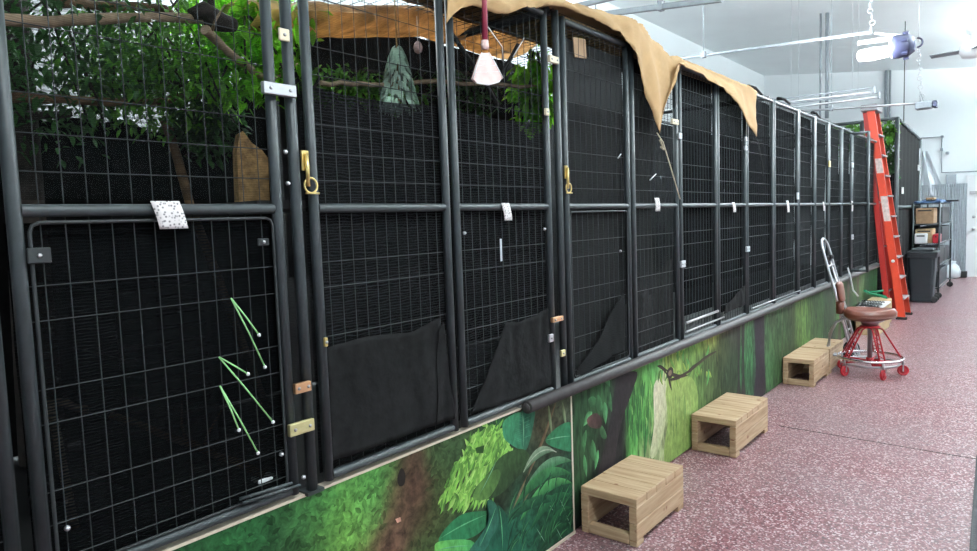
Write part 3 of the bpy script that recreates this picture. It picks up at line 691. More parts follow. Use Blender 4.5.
# scooped cloth in section G2-H
sheet('shade_cloth', lambda u, v: (-.022, 3.345+.02+u*(.30+.12*v-.13*math.sin(math.pi*min(1, v*1.15))), 1.05+v*1.30), 10, 26, 'cloth_grey', 'grey shade cloth with a curved edge beside the hanging canvas point', group='shade cloths behind the wire fronts')
sheet('shade_cloth', lambda u, v: (-.018+.012*math.sin(u*9)*v, 3.345+u*.52, .735+v*(.50-.16*math.sin(math.pi*min(1, u*1.25)))), 18, 10, 'flap', 'low sagging grey cloth with a round scoop, under the scooped section', group='loose shade cloth flaps')
# loose flaps, each outline given by its bottom and top edges (y, z)
def flap(lb, bottom, top, m_='flap', x=.012, amp=.018):
    n = len(bottom)-1
    def fn(u, v):
        t = u*n; i = min(int(t), n-1); f_ = t-i
        by, bz = lerp(bottom[i], bottom[i+1], f_); ty, tz = lerp(top[i], top[i+1], f_)
        y = by+(ty-by)*v; z = bz+(tz-bz)*v
        return (x+amp*noise.noise(V((y*11, z*5, x*50)))+amp*.7*noise.noise(V((y*25, z*9, 3))), y, z)
    sheet('cloth_flap', fn, 28, 20, m_, lb, 'cloth flap', 'loose shade cloth flaps', .002)
flap('black cloth flap tied across the foot of the section right of the brass latch', P([(328, 462), (380, 444), (430, 426), (448, 420)]), P([(324, 348), (365, 336), (410, 332), (438, 318)]), x=.007, amp=.008)
flap('narrow strip of bunched black cloth beside the pair of stiles under the swatter', P([(434, 424), (442, 421), (452, 418)]), P([(436, 330), (440, 322), (444, 340)]), x=.012, amp=.010)
flap('large triangular black cloth flap below the paper tag and swatter', P([(470, 414), (500, 404), (530, 394), (551, 386)]), P([(505, 322), (516, 322), (532, 316), (547, 308)]), x=.007, amp=.008)
flap('folded triangular grey flap at the foot of the grey lined door', P([(574, 378), (592, 368), (608, 358), (622, 352)]), P([(576, 368), (596, 340), (612, 306), (622, 290)]), 'cloth_grey', x=.012, amp=.010)
flap('small triangular black flap at the foot of the section under the short canvas point', P([(722, 314), (728, 311), (738, 307), (744, 304)]), P([(723, 306), (730, 299), (739, 289), (744, 284)]), x=.012, amp=.008)

# ---------------------------------------------------------------- tan canvas draped over the cage tops
stn = [  # front lower edge (px), crest (px)
    ((443, 25), (441, -6)), ((449, 17), (452, -8)), ((458, 9), (468, -10)), ((470, 6), (485, -10)), ((484, 10), (500, -9)), ((497, 15), (515, -8)), ((509, 13), (530, -6)), ((522, 9), (545, -3)), ((538, 6), (560, 1)),
    ((556, 7), (580, 6)), ((576, 13), (597, 11)), ((592, 20), (610, 15)), ((608, 29), (622, 17)), ((622, 34), (632, 20)), ((629, 46), (640, 27)), ((634, 60), (646, 33)), ((641, 82), (652, 40)), ((648, 105), (660, 48)), ((655, 130), (666, 55)),
    ((657, 134), (669, 58)), ((660, 118), (672, 60)), ((665, 100), (674, 60)), ((671, 80), (677, 61)), ((676, 64), (684, 62)), ((683, 66), (694, 65)), ((692, 71), (706, 70)), ((702, 76), (718, 75)), ((712, 84), (728, 79)), ((722, 88), (735, 84)), ((732, 99), (742, 89)), ((739, 108), (746, 95)), ((746, 124), (749, 98)), ((755, 137), (751, 102))]
def canvas(u, v):
    n = len(stn)-1; t = u*n; i = min(int(t), n-1); f_ = t-i
    lo = lerp(stn[i][0], stn[i+1][0], f_); hi = lerp(stn[i][1], stn[i+1][1], f_)
    F_ = at(lo[0], lo[1], 0, .045); T_ = at(hi[0], hi[1], 0, -.03)
    T_.z = max(T_.z, 2.445)
    drop = max(0, 2.40-F_.z)
    if v < .6:
        w_ = v/.6
        p = F_.lerp(T_, w_); p.x += .022*math.sin(math.pi*w_)*(1 if u < .7 else .3)
        rr = noise.noise(V((p.y*9, w_*2, 1)))*.02+noise.noise(V((p.y*26, w_*3, 5)))*.010
        rr *= (1 if u < .7 else .55); p.x += rr+.012; p.z += rr*.4
        p.x = max(p.x, .020)if p.z < 2.43 else p.x
    else:
        w_ = (v-.6)/.4; p = V((T_.x-.40*w_, T_.y, T_.z*(1-w_)+2.445*w_+.012*noise.noise(V((T_.y*7, w_*4, 2)))))
    return p
b = MB(); b.grid(canvas, 150, 22); o = b.build('drop_cloth', 'canvas', org=True, solid=.003)
tag(o, 'tan canvas drop cloth draped over the cage tops, hanging in two long points', 'drop cloth')
p0, p1 = at(561, 19, 0, -.035), at(621, 44, 0, -.035); b = MB(); b.tube([p0, (p0+p1)/2+V((0, 0, .004)), p1], .016, 8)  # pale strip added, its colour stands for light on the roll
tag(b.build('lit_roll_strip', 'litroll', org=True), 'added pale straw strip for the lit roll along the top of the grey lined door', 'roll')
p0 = at(580, 48, 0, -.016); b = MB(); b.box((-.003, -.055, -.045), (.001, .055, .045), Matrix.Translation(p0) @ Matrix.Rotation(.1, 4, 'X'))
tag(b.build('paper_patch', 'card', org=True), 'faded brown patch high on the grey lined door', 'patch')
# cords from the long point
b = MB(); b.tube([at(657, 133, 0, .05), at(663, 142, 0, .04), at(670, 165, 0, .03), at(680, 199, 0, .024)], .0035, 6); b.tube([at(660, 140, 0, .045), at(664, 150, 0, .04), at(661, 147, 0, .05)], .006, 6)
tag(b.build('tie_cord', 'offwhite', org=True), 'cord running from the long canvas point down to the middle rail', 'cord')
b = MB(); b.tube([at(754, 136, 0, .05), at(758, 142, 0, .03), at(762, 165, 0, .02), at(763, 176, 0, .02)], .004, 6)
tag(b.build('elastic_strap', 'black', org=True), 'black strap below the short canvas point', 'strap')
# bare branch ends poking out along the roof edge
for (a, c, lb) in (((748, 92), (762, 97), 'first'), ((778, 99), (790, 104), 'second'), ((812, 118), (820, 119), 'third')):
    b = MB(); p = at(*a, 0, -.03); q = at(*c, 0, -.06); p.z = max(p.z, 2.45); q.z = max(q.z, 2.445)
    b.tube([p, (p+q)/2+V((0, 0, .02)), q], .012, 6, rs=[.016, .013, .008])
    tag(b.build('cloth_scrap', 'flap', org=True), 'dark bundle of cloth on the cage roof edge, '+lb+' beyond the canvas', 'cloth bundle', 'dark bundles on the roof edge')

# ---------------------------------------------------------------- hardware on the fronts
def plate(name, px, py, w_, h_, t_, m_, lb, cat, group=None, tilt=0., x=.018, y=None, z=None):
    p = at(px, py, 0, x) if y is None else V((x, y, z)); root = thing(name, p, lb, cat, group)
    b = MB(); R_ = Matrix.Translation(p) @ Matrix.Rotation(tilt, 4, 'X'); b.box((-.002, -w_/2, -h_/2), (t_, w_/2, h_/2), R_, .002); b.build('plate', m_, root)
    for s_ in ((-.3, .3) if w_ > max(h_, .05) else (0,)):
        b = MB(); b.lathe([(.005, 0), (.005, .002), (.003, .004)], R_ @ V((t_, w_*s_, 0)), 10, 'x'); b.build('bolt', 'dullsilver', root)
    return root
plate('hinge', 277.5, 90, .105, .033, .016, 'steel', 'wide silver hinge plate joining the nearest door to its post', 'hinge', 'hinges on the cage fronts')
plate('hinge', 283.5, 35, .034, .034, .006, 'offwhite', 'cream clamp on the post above the wide silver hinge plate', 'hinge', 'hinges on the cage fronts')
plate('hinge', 300, 427, .085, .036, .014, 'pale_brass', 'pale brass bracket low on the nearest door, below the copper clamp', 'hinge', 'hinges on the cage fronts')
plate('hinge', 301, 387, .055, .030, .014, 'copper', 'small copper clamp above the low pale brass bracket', 'hinge', 'hinges on the cage fronts')
plate('hinge', 556, 319, .085, .022, .014, 'copper', 'bright copper clamp low on the post right of the swatter', 'hinge', 'hinges on the cage fronts')
plate('hinge', 552, 60, .07, .030, .014, 'offwhite', 'cream clamp high on the post right of the pink swatter', 'hinge', 'hinges on the cage fronts')
plate('hinge', 546, 112, .028, .030, .010, 'offwhite', 'small cream clamp below the high one, right of the pink swatter', 'hinge', 'hinges on the cage fronts')
plate('latch', 550, 338, .032, .035, .010, 'steel', 'small silver latch block under the bright copper clamp', 'latch', 'latches on the cage fronts')
plate('latch', 562, 353, .034, .030, .010, 'pale_brass', 'pale clamp at the foot of the post left of the grey lined door', 'latch', 'latches on the cage fronts')
plate('latch', 325, 342, .012, .028, .008, 'brass', 'tiny brass latch beside the top of the first tied cloth flap', 'latch', 'latches on the cage fronts')
plate('bracket', 39, 255.5, .045, .034, .004, 'wire', 'small dark bracket with bright bolt at the left of the nearest hatch', 'bracket', 'hatch brackets')
plate('bracket', 263, 242, .034, .020, .004, 'wire', 'small dark bracket with bright bolt at the right of the nearest hatch', 'bracket', 'hatch brackets')
for (px, py, w_, h_, m_, lb) in [(674, 122, .09, .030, 'offwhite', 'cream clamp high beside the long canvas point'), (679, 136, .04, .035, 'steel', 'silver clamp just below the cream one by the long canvas point'), (682, 264, .06, .04, 'steel', 'silver clamp low on the pair of stiles right of the scooped cloth'),
        (745, 139, .035, .03, 'steel', 'upper silver clamp beside the tip of the short canvas point'), (745, 148, .05, .03, 'steel', 'lower silver clamp beside the tip of the short canvas point'), (747, 249, .07, .04, 'steel', 'silver clamp low on the stiles above the furthest boxes'),
        (797, 196, .05, .06, 'steel', 'silver clamp at rail height, fourth stile beyond the canvas'), (829, 164, .06, .06, 'brass', 'brassy clamp high on the far stiles'), (852, 165, .08, .06, 'steel', 'silver clamp high on the stile next to the open door'), (852, 237, .08, .06, 'steel', 'silver clamp low on the stile next to the open door'), (868, 195, .07, .08, 'steel', 'silver clamp on the free edge of the open door')]:
    plate('clamp', px, py, w_, h_, .012, m_, lb, 'clamp', 'metal clamps on the far cage fronts', x=.018 if px < 860 else .018)
# brass barrel latches
def barrel(px, py, h_, lb, x=.02):
    p = at(px, py, 0, x); root = thing('barrel_latch', p, lb, 'latch', 'brass barrel latches')
    b = MB(); b.box((p.x-.003, p.y-.012, p.z+h_*.05), (p.x+.004, p.y+.012, p.z+h_/2), None, .001); b.build('back_plate', 'brass', root)
    b = MB(); b.lathe([(.006, -h_*.30), (.006, h_*.42)], (p.x+.010, p.y, p.z), 10); b.build('bolt', 'brass', root)
    b = MB(); b.ring((p.x+.006, p.y+.012, p.z-h_*.28), h_*.17, .0035, 20, 6, 'x'); b.tube([(p.x+.006, p.y+.012-h_*.14, p.z-h_*.45), (p.x+.006, p.y+.04, p.z-h_*.45)], .0035, 6); b.build('handle', 'brass', root)
barrel(305.5, 173, .13, 'brass barrel latch with looped handle right of the nearest door')
barrel(566, 180, .13, 'brass barrel latch on the left stile of the grey lined door')
# bolt heads
for (px, py, lb) in ((285, 152, 'upper of two bright bolts on the post by the brass latch'), (287.5, 183.5, 'lower of two bright bolts on the post by the brass latch'), (67, 528, 'bright bolt in the bottom left corner of the nearest hatch'), (281, 454, 'bright bolt low inside the nearest door stile'), (303, 477, 'dull bolt at the foot of the post beside the nearest door'), (464, 233, 'bright bolt left end of the section behind the swatter, below the rail'), (544, 229, 'bright bolt right end of the section behind the swatter, below the rail'), (620, 251, 'bright bolt low on the right of the grey lined door')):
    p = at(px, py, 0, .006); b = MB(); b.lathe([(.0065, 0), (.0065, .004), (.004, .009)], p, 10, 'x'); tag(b.build('bolt_head', 'steel', org=True), lb, 'bolt', 'bolt heads on the cage fronts')

# paper tags folded over the rail
def papermat():
    m, nt, b = newmat('speckled_paper'); N = nt.nodes; L = nt.links
    tc = N.new('ShaderNodeTexCoord'); v = N.new('ShaderNodeTexVoronoi'); v.inputs['Scale'].default_value = 130
    L.new(tc.outputs['Object'], v.inputs['Vector'])
    cr = N.new('ShaderNodeValToRGB'); cr.color_ramp.elements[0].position = .18; cr.color_ramp.elements[0].color = (.16, .15, .16, 1); cr.color_ramp.elements[1].position = .46; cr.color_ramp.elements[1].color = (.72, .68, .68, 1)
    L.new(v.outputs['Distance'], cr.inputs[0]); L.new(cr.outputs[0], b.inputs['Base Color']); b.inputs['Roughness'].default_value = .6; return m
M['speckle'] = papermat()
def ptag(px, py, w_, h_, skew, lb):
    p = at(px, py, 0, .018)
    def fn(u, v): return (.0185+.006*math.sin(v*2.4)+.002*u, p.y+(u-.5)*w_+skew*v*h_, p.z+.012-h_*v)
    sheet('paper_tag', fn, 4, 8, 'speckle', lb, 'tag', 'speckled paper tags on the middle rails', .0008)
ptag(165, 206, .070, .068, .24, 'large speckled white paper tag on the rail of the nearest cage door')
ptag(505, 206, .048, .070, .18, 'speckled white paper tag on the rail below the pink swatter')
ptag(656.5, 200, .055, .075, .05, 'white paper tag on the rail left of the cord end')
ptag(733, 204, .05, .07, .25, 'white paper tag on the rail left of the low silver clamp')
ptag(787, 202, .06, .10, .25, 'white paper tag on the rail above the furthest boxes')
ptag(823, 203, .05, .09, .25, 'white paper tag on the rail above the hand truck handle')
ptag(852, 202, .07, .12, -.1, 'white paper tag on the rail just left of the ladder')
p = at(501, 250, 0, .012); b = MB(); b.box((.010, p.y-.005, p.z-.045), (.014, p.y+.005, p.z+.045), None, .001); tag(b.build('name_strip', 'steel', org=True), 'thin upright silver strip on the wire below the second paper tag', 'strip')
for (a, c, lb) in (((650, 180), (656, 174), 'short white twist tie on the wire above the third paper tag'), ((618, 158), (621, 154), 'tiny white twist tie high in the grey lined door')):
    b = MB(); b.tube([at(*a, 0, .01), at(*c, 0, .012)], .003, 6); tag(b.build('twist_tie', 'white', org=True), lb, 'twist tie', 'white twist ties')
# clear tie wires hanging high beside the swatter
for (pts, lb) in (([(488, 27), (502, 47), (503, 62)], 'thin pale bent wire hook right of the pink swatter'), ([(513, 57), (520, 45), (524, 38)], 'short silver strap end further right of the swatter')):
    b = MB(); b.tube([at(*q, 0, .015) for q in pts], .0028, 6); tag(b.build('wire_hook', 'dullsilver', org=True), lb, 'hook', 'wire hooks near the swatter')
for (a, c, lb) in (((452, 34), (478, 72), 'dark strap slanting down behind the left of the pink swatter'), ((518, 45), (500, 78), 'dark strap slanting up to the right of the pink swatter'), ((486, 84), (498, 106), 'dark strap end hanging below the pink swatter')):
    b = MB(); p = at(*a, 0, -.045); q = at(*c, 0, -.045); b.tube([p, q], .009, 6); tag(b.build('strap', 'black', org=True), lb, 'strap', 'dark straps behind the swatter')
for q0, q1, lb in (((651, 78), (640, 100), 'dark strap from the roof edge inside the section beside the canvas point'), ((640, 118), (652, 132), 'short dark strap with clip left of the cord')):
    b = MB(); b.tube([at(*q0, 0, -.045), at(*q1, 0, -.045)], .008, 6); tag(b.build('strap', 'black', org=True), lb, 'strap', 'dark straps beside the canvas point')

# green ties: each a V of two thin legs with white tips
for k, (a, l1, l2) in enumerate((((231, 298), (259, 335), (265, 367)), ((219, 357), (248, 374), (273, 422)), ((220, 386), (239, 430), (258, 453)))):
    pa = at(*a, 0, .010); lb = ['topmost', 'middle', 'lowest'][k]+' of the three light green cable ties forming a V on the nearest hatch'
    root = thing('cable_tie', pa, lb, 'cable tie', 'green cable ties on the nearest hatch')
    for i, l in enumerate((l1, l2)):
        q = at(*l, 0, .035-.01*i); b = MB(); b.tube([pa, (pa+q)/2+V((.004, 0, 0)), q], .0023, 6); b.build('strap', 'greentie', root)
        b = MB(); b.lathe([(.002, -.005), (.0045, -.003), (.005, 0), (.0045, .003), (.002, .005)], q, 8); b.build('tip', 'white', root)
# drawn latch bars low in the nearest hatch
b = MB(); b.tube([at(240, 499, 0, .02), at(292, 483, 0, .02)], .005, 8); b.tube([at(243, 503, 0, .02), at(300, 485, 0, .02)], .005, 8)
tag(b.build('slide_rail', 'frame', org=True), 'pair of thin dark rods low in the nearest hatch', 'rod')
b = MB(); p = at(267, 479, 0, -.03); b.box((-.035, -.03, -.006), (.005, .03, .006), Matrix.Translation(p), .002); tag(b.build('feed_scoop', 'white', org=True), 'small white block inside the nearest hatch, low right', 'block')
b = MB(); p0 = at(683, 318, 0, .02); p1 = at(720, 309, 0, .02)
b.tube([at(686, 323, 0, .02), at(718, 311, 0, .02)], .009, 8); b.tube([at(686, 332, 0, .02), at(724, 317, 0, .02)], .006, 8)
tag(b.build('slide_rail', 'dullsilver', org=True), 'pair of pale metal rods at the foot of the section right of the scooped cloth', 'rod')
for (a, c, lb) in (((752, 306), (800, 285), 'above the furthest wooden boxes'), ((776, 293), (796, 285), 'at the foot of the second section beyond the canvas')):
    p = at(*a, 0, .012); q = at(*c, 0, .012); b = MB(); b.tube([(.012, p.y, .764), (.012, q.y, .764)], .006, 8); tag(b.build('slide_rail', 'dullsilver', org=True), 'thin pale metal rod '+lb, 'rod')

# pink swatter hanging in front
root = thing('fly_swatter', (.10, 1.99, 2.14), 'pink fly swatter hanging head down before the canvas, raspberry handle', 'fly swatter')
p0 = V((.09, 1.995, 2.46)); p1 = at(485, 46, 0, .085)
b = MB(); b.tube([p0, (p0+p1)/2, p1], .011, 10, rs=[.009, .010, .012]); b.ring((.075, p0.y, p0.z+.012), .016, .004, 16, 6, 'y'); b.build('handle', 'pinkrod', root)
b = MB(); b.lathe([(.013, -.012), (.015, 0), (.013, .02)], p1, 12); b.build('collar', 'pinkpale', root)
hd = P([(481, 53), (488, 53), (494, 63), (502, 78), (498, 82), (487, 85), (476, 83), (471, 79), (475, 66)])
hd = [at(q[0], q[1], 0, .085) for q in ((481, 53), (488, 53), (494, 63), (502, 78), (498, 82), (487, 85), (476, 83), (472, 79), (476, 66))]
b = MB(); n = len(hd); vs = [q+V((-.004, 0, 0)) for q in hd]+[q+V((.004, 0, 0)) for q in hd]
b.add(vs, [tuple(range(n-1, -1, -1)), tuple(range(n, 2*n))]+[(i, (i+1) % n, n+(i+1) % n, n+i) for i in range(n)]); b.build('head', 'pinkpale', root)
b = MB(); b.tube([hd[i]+V((.004, 0, 0)) for i in (0, 8, 7, 6, 5, 4, 3, 2, 1)], .003, 6)
for t_ in (.25, .5, .75): b.tube([hd[0].lerp(hd[7], t_)+V((.004, 0, 0)), hd[1].lerp(hd[3], t_)+V((.004, 0, 0))], .0012, 4)
b.build('rim', 'paper', root)

# ---------------------------------------------------------------- inside the nearest cages
def branch(pts, r0, r1, m_, lb, twigs=0, group='branches used as perches'):
    pts = [V(p) for p in pts]; fine = []
    for i in range(len(pts)-1):
        for k in range(4): fine.append(pts[i].lerp(pts[i+1], k/4)+V((0, 0, 1))*.010*noise.noise(pts[i]*5+V((k, 0, 0))))
    fine.append(pts[-1]); n = len(fine)
    b = MB(); b.tube(fine, r0, 9, rs=[r0+(r1-r0)*i/(n-1)+r0*.12*noise.noise(V((i*1.7, r0*99, 0))) for i in range(n)])
    for k in range(twigs):
        i = random.randrange(1, n-1); p = fine[i]; d = V((random.uniform(-1, 1), random.uniform(-.6, .6), random.uniform(.2, 1))).normalized()
        b.tube([p, p+d*.06, p+d*.12+V((0, .02, .01))], r1*.4, 5, rs=[r1*.5, r1*.35, r1*.2])
    return tag(b.build('perch_branch', m_, org=True), lb, 'branch', group)
branch([at(-60, 14, 0, -.25), at(10, 20, 0, -.3), at(60, 22, 0, -.34), at(130, 18, 0, -.4), at(225, 19, 0, -.45)], .017, .014, 'palebark', 'long pale branch crossing the top of the nearest cage', 0)
b = MB(); p = at(212, 19, 0, -.42); b.tube([p+V((0, -.07, 0)), p+V((0, -.03, .02)), p, p+V((0, .04, -.004)), p+V((0, .08, -.004))], .03, 10, rs=[.018, .030, .038, .030, .022]); b.tube([p, p+V((0, .002, .12))], .012, 8)
tag(b.build('branch_stub', 'darkbark', org=True), 'dark knotty branch stub near the top right of the nearest cage', 'branch')
branch([at(0, 98, 0, -.6), at(80, 100, 0, -.62), at(150, 102, 0, -.7), at(200, 96, 0, -.8)], .015, .012, 'bark', 'brown branch across the middle of the nearest cage, below the pale one')
branch([at(205, 30, 0, -.35), at(228, 52, 0, -.4), at(262, 78, 0, -.5), at(285, 95, 0, -.5)], .016, .012, 'palebark', 'branch slanting down to the wide silver hinge plate', 2)
branch([at(60, 2, 0, -.5), at(100, 6, 0, -.6), at(165, 8, 0, -.6), at(175, 18, 0, -.55)], .015, .013, 'bark', 'short branch behind the long pale one')
branch([at(90, 90, 0, -.9), at(140, 84, 0, -.9), at(230, 86, 0, -.8)], .022, .018, 'darkbark', 'thick dark branch among the leaves in the middle of the nearest cage', 3)
branch([at(-60, 115, 0, -.7), at(20, 116, 0, -.7), at(70, 114, 0, -.8)], .014, .012, 'darkbark', 'lowest dark branch at the left of the nearest cage')
branch([at(320, 83, 0, -.30), at(360, 85, 0, -.3), at(400, 84, 0, -.3), at(440, 82, 0, -.3), at(520, 86, 0, -.3), at(556, 88, 0, -.3)], .009, .009, 'palebark', 'thin pale perch running behind the second and third cage sections')
branch([at(165, 120, 0, -.9), at(178, 160, 0, -.92), at(190, 205, 0, -.9), (-.9, 1.62, .72)], .018, .018, 'bark', 'dim upright trunk inside the nearest cage, right half')
branch([at(110, 415, 0, -.35), at(180, 440, 0, -.3), at(210, 452, 0, -.25), at(262, 474, 0, -.03)], .010, .012, 'bark', 'thin branch lying low inside the nearest hatch', 2)
branch([(-.3, at(50, 398, 0, -.3).y+.03, .72), at(50, 398, 0, -.3), at(82, 409, 0, -.3), at(86, 411, 0, -.3)], .012, .010, 'palebark', 'short stick end low at the left of the nearest hatch')
b = MB(); p = at(170, 45, 0, -1.0)
b.tube([(-1.0, .80, .72), (-1.0, .81, 1.5), (-.98, .82, 2.4)], .06, 12, rs=[.075, .06, .05]); tag(b.build('tree_trunk', 'darkbark', org=True), 'dark upright tree trunk in the left of the nearest cage', 'trunk')

def plant(name, lb, centre, ext, n, m_, ls=(.022, .042), stems=6, group='leafy plants inside the nearest cages', droop=.4):
    c = V(centre); root = thing(name, (c.x, c.y, c.z-ext[2]), lb, 'plant', group)
    b = MB(); s_ = MB()
    for k in range(stems):
        a = c+V((random.uniform(-.4, .4)*ext[0], random.uniform(-.3, .3)*ext[1], ext[2]*.9)); q = c+V((random.uniform(-.9, .9)*ext[0], random.uniform(-.9, .9)*ext[1], -ext[2]*.6)); s_.tube([a, (a+q)/2+V((0, 0, .05)), q], .004, 5)
    for k in range(int(n*1.9)):
        p = V((random.gauss(0, .5), random.gauss(0, .5), random.gauss(0, .5)))
        if p.length > 1.15: p = p.normalized()*random.uniform(.5, 1.1)
        p = c+V((p.x*ext[0], p.y*ext[1], p.z*ext[2]))
        if not (-1.18 < p.x < -.06): continue
        p.z = min(p.z, 2.36+.02*random.random())
        d = V((random.uniform(-1, 1), random.uniform(-1, 1), random.uniform(-.8, .3))); L = random.uniform(*ls)
        if p.x+abs(d.x)*L > -.05: continue
        b.leaf(p, d, L, L*random.uniform(.4, .55), droop)
    b.build('foliage', m_, root); s_.build('stems', 'darkbark', root); return root
plant('ficus_garland', 'dim green leafy garland filling the top left of the nearest cage', (-.7, .80, 2.05), (.4, .35, .28), 900, 'leafdark')
plant('ficus_garland', 'leafy garland hanging in the middle of the nearest cage top', (-.75, 1.15, 2.10), (.35, .30, .24), 900, 'leaf')
plant('ficus_garland', 'small leaved green garland right of the dark trunk', (-1.0, 1.35, 2.12), (.2, .32, .22), 800, 'leaf')
plant('ficus_garland', 'backlit bright green leaves behind the cage door top right corner', (-.72, 1.52, 2.30), (.30, .24, .14), 480, 'leafbacklit', (.035, .07))
plant('ficus_garland', 'backlit bright green leaves behind the post with the silver hinge plate', (-.60, 1.42, 2.12), (.22, .20, .16), 330, 'leafbacklit', (.03, .06))
plant('ficus_garland', 'dark leafy cover under the roof of the nearest cage', (-.45, .75, 2.36), (.45, .5, .05), 420, 'leafdark', (.03, .05))
plant('ficus_garland', 'dull leaves trailing behind the second cage section', (-.45, 1.85, 2.06), (.1, .35, .07), 260, 'leaf')
plant('ficus_garland', 'moss green tuft above the dim upright trunk', (-.9, 1.42, 1.93), (.16, .14, .14), 300, 'leafdark', (.03, .05))
plant('ficus_garland', 'green leaves glimpsed behind the post right of the pink swatter', (-.35, 2.93, 2.18), (.12, .10, .20), 260, 'leafbacklit', (.04, .07))
plant('ficus_garland', 'dark green leaves at the top of the section behind the pink swatter', (-.42, 2.45, 2.12), (.1, .3, .10), 200, 'leafdark')
sheet('inner_cloth', lambda u, v: (-.68+.01*math.sin(u*30), 1.62+u*1.7, 1.3+v*(min(2.40, 2.335+.19*(u*1.7-.16))-1.30)), 30, 8, 'flap', 'black inner cloth hanging under the brown roll', 'shade cloth')
# pale frosted christmas-tree shaped toy
c = at(398, 75, 0, -.28); root = thing('hanging_toy', (c.x, c.y, c.z-.12), 'pale green frosted leafy cone hanging in the second section', 'toy')
b = MB()
for k in range(420):
    t_ = random.random(); a = random.uniform(0, 6.28); r_ = .085*t_**.8+.008
    b.leaf(c+V((r_*.6*math.cos(a), r_*.7*math.sin(a), .115-.23*t_)), (math.cos(a), math.sin(a), -.8), .035, .013, .5)
b.build('leaves', 'leafpale', root)
b = MB(); b.tube([c+V((0, 0, -.1)), c+V((0, 0, .15)), c+V((0, 0, .30))], .003, 6); b.build('cord', 'burlap', root)
c = at(418, 47, 0, -.25); root = thing('hanging_toy', (c.x, c.y, c.z-.02), 'small pink knotted toy on a string right of the frosted leafy cone', 'toy')
b = MB(); b.lathe([(.004, -.026), (.015, -.018), (.019, -.002), (.014, .012), (.006, .022)], c, 12); b.build('knot', 'pinkpale', root)
b = MB(); b.tube([c+V((0, 0, .02)), c+V((0, 0, .12))], .0015, 5); b.build('string', 'white', root)
# brown rolled blanket under the roof of sections two and three
def roll(u, v):
    y = 1.40+u*1.7; a = v*2*math.pi; r_ = .062+.016*noise.noise(V((u*14, v*5, 0)))
    return (-.60+(r_+.09)*math.cos(a)+.01*math.sin(u*14), y, 2.335+.19*(y-1.78)*(y < 2.45)+.127*(y >= 2.45)+r_*.95*math.sin(a))
b = MB(); b.grid(roll, 60, 18); tag(b.build('blanket_roll', 'thatch', org=True), 'brown dry-leaf coloured roll slung under the roof behind the second section', 'roll')
# burlap sack behind the nearest door
o1 = [at(q[0], q[1], 0, -.32) for q in ((239, 203), (237, 150), (240, 133), (243, 131), (252, 143), (262, 150), (268, 158), (270, 203))]
n = len(o1); b = MB(); b.add([q for q in o1]+[q+V((-.06, .02, 0)) for q in o1], [tuple(range(n)), tuple(range(2*n-1, n-1, -1))]+[(i, n+i, n+(i+1) % n, (i+1) % n) for i in range(n)])
tag(b.build('burlap_sack', 'burlap', org=True), 'tan burlap sack with pointed top behind the nearest door, right of the dark gap', 'sack')
b = MB(); p = o1[0]; b.box((-1.18, p.y-.12, p.z-.03), (-.03, p.y+.22, p.z-.005)); tag(b.build('cage_shelf', 'black', org=True), 'dark shelf carrying the tan burlap sack', 'shelf')
# stacked black crates dimly seen through the hatch
for k in range(3):
    root = thing('slatted_crate', (-.62, 1.00, .722+k*.205), ['lowest', 'middle', 'topmost'][k]+' of the dark slatted crates behind the nearest hatch', 'crate', 'dark crates inside the nearest cage')
    z0 = .722+k*.205; b = MB()
    for y in (.86, 1.14): b.box((-.80, y-.008, z0), (-.45, y+.008, z0+.2))
    b.box((-.80, .86, z0), (-.45, 1.14, z0+.012))
    for z in (z0+.03, z0+.075, z0+.12): b.box((-.458, .86, z), (-.45, 1.14, z+.03)); b.box((-.80, .86, z), (-.792, 1.14, z+.03))
    b.build('body', 'black', root)
    b = MB(); b.box((-.462, .85, z0+.175), (-.442, 1.15, z0+.195)); b.build('rim', 'wire', root)

# ---------------------------------------------------------------- the wooden step boxes
def wooden_box(x0, y0, x1, y1, h, label, slats=6, rot=0.):
    root = thing('wooden_box', (0, 0, 0), label, 'wooden box', 'open ended pine boxes along the plinth')
    Wd, Ln = x1-x0, y1-y0; t = .040; parts = []
    def board(nm, lo, hi):
        b = MB(); b.box(lo, hi, None, .003); o = b.build(nm, 'pine', root); planar_uv(o)
    w_ = Ln/slats
    for i in range(slats): board('top_slat', (0, i*w_+.0012, h-t), (Wd, (i+1)*w_-.0012, h-random.choice((0, .001, .002))))
    FO = .028; hh = (h-t-FO)/2
    for x in (0, Wd-t):
        for j in (0, 1): board('side_board', (x, .0, FO+hh*j+.001), (x+t, Ln, FO+hh*(j+1)-.001))
        board('leg', (x+.0005, 0, 0), (x+t-.0005, .07, FO-.0005)); board('leg', (x+.0005, Ln-.07, 0), (x+t-.0005, Ln, FO-.0005))
    board('bottom_rail', (t+.001, .0, .003), (Wd-t-.001, t, .050)); board('bottom_rail', (t+.001, Ln-t, .006), (Wd-t-.001, Ln, .052))
    board('top_rail', (t+.001, Ln-t, h-t-.035), (Wd-t-.001, Ln, h-t-.001))
    root.location = (x0, y0, 0); root.rotation_euler = (0, 0, rot)
wooden_box(.020, 2.69, .312, 3.215, .226, 'nearest pine box on the floor, open end toward the camera', 5)
wooden_box(.010, 4.06, .292, 4.70, .235, 'middle pine box, between the nearest box and the far pair', 6)
wooden_box(.010, 6.08, .262, 6.62, .235, 'front pine box of the far pair beside the rolling stool', 5)
wooden_box(.010, 6.66, .262, 7.20, .235, 'rear pine box of the far pair, under the silver hand truck', 5)

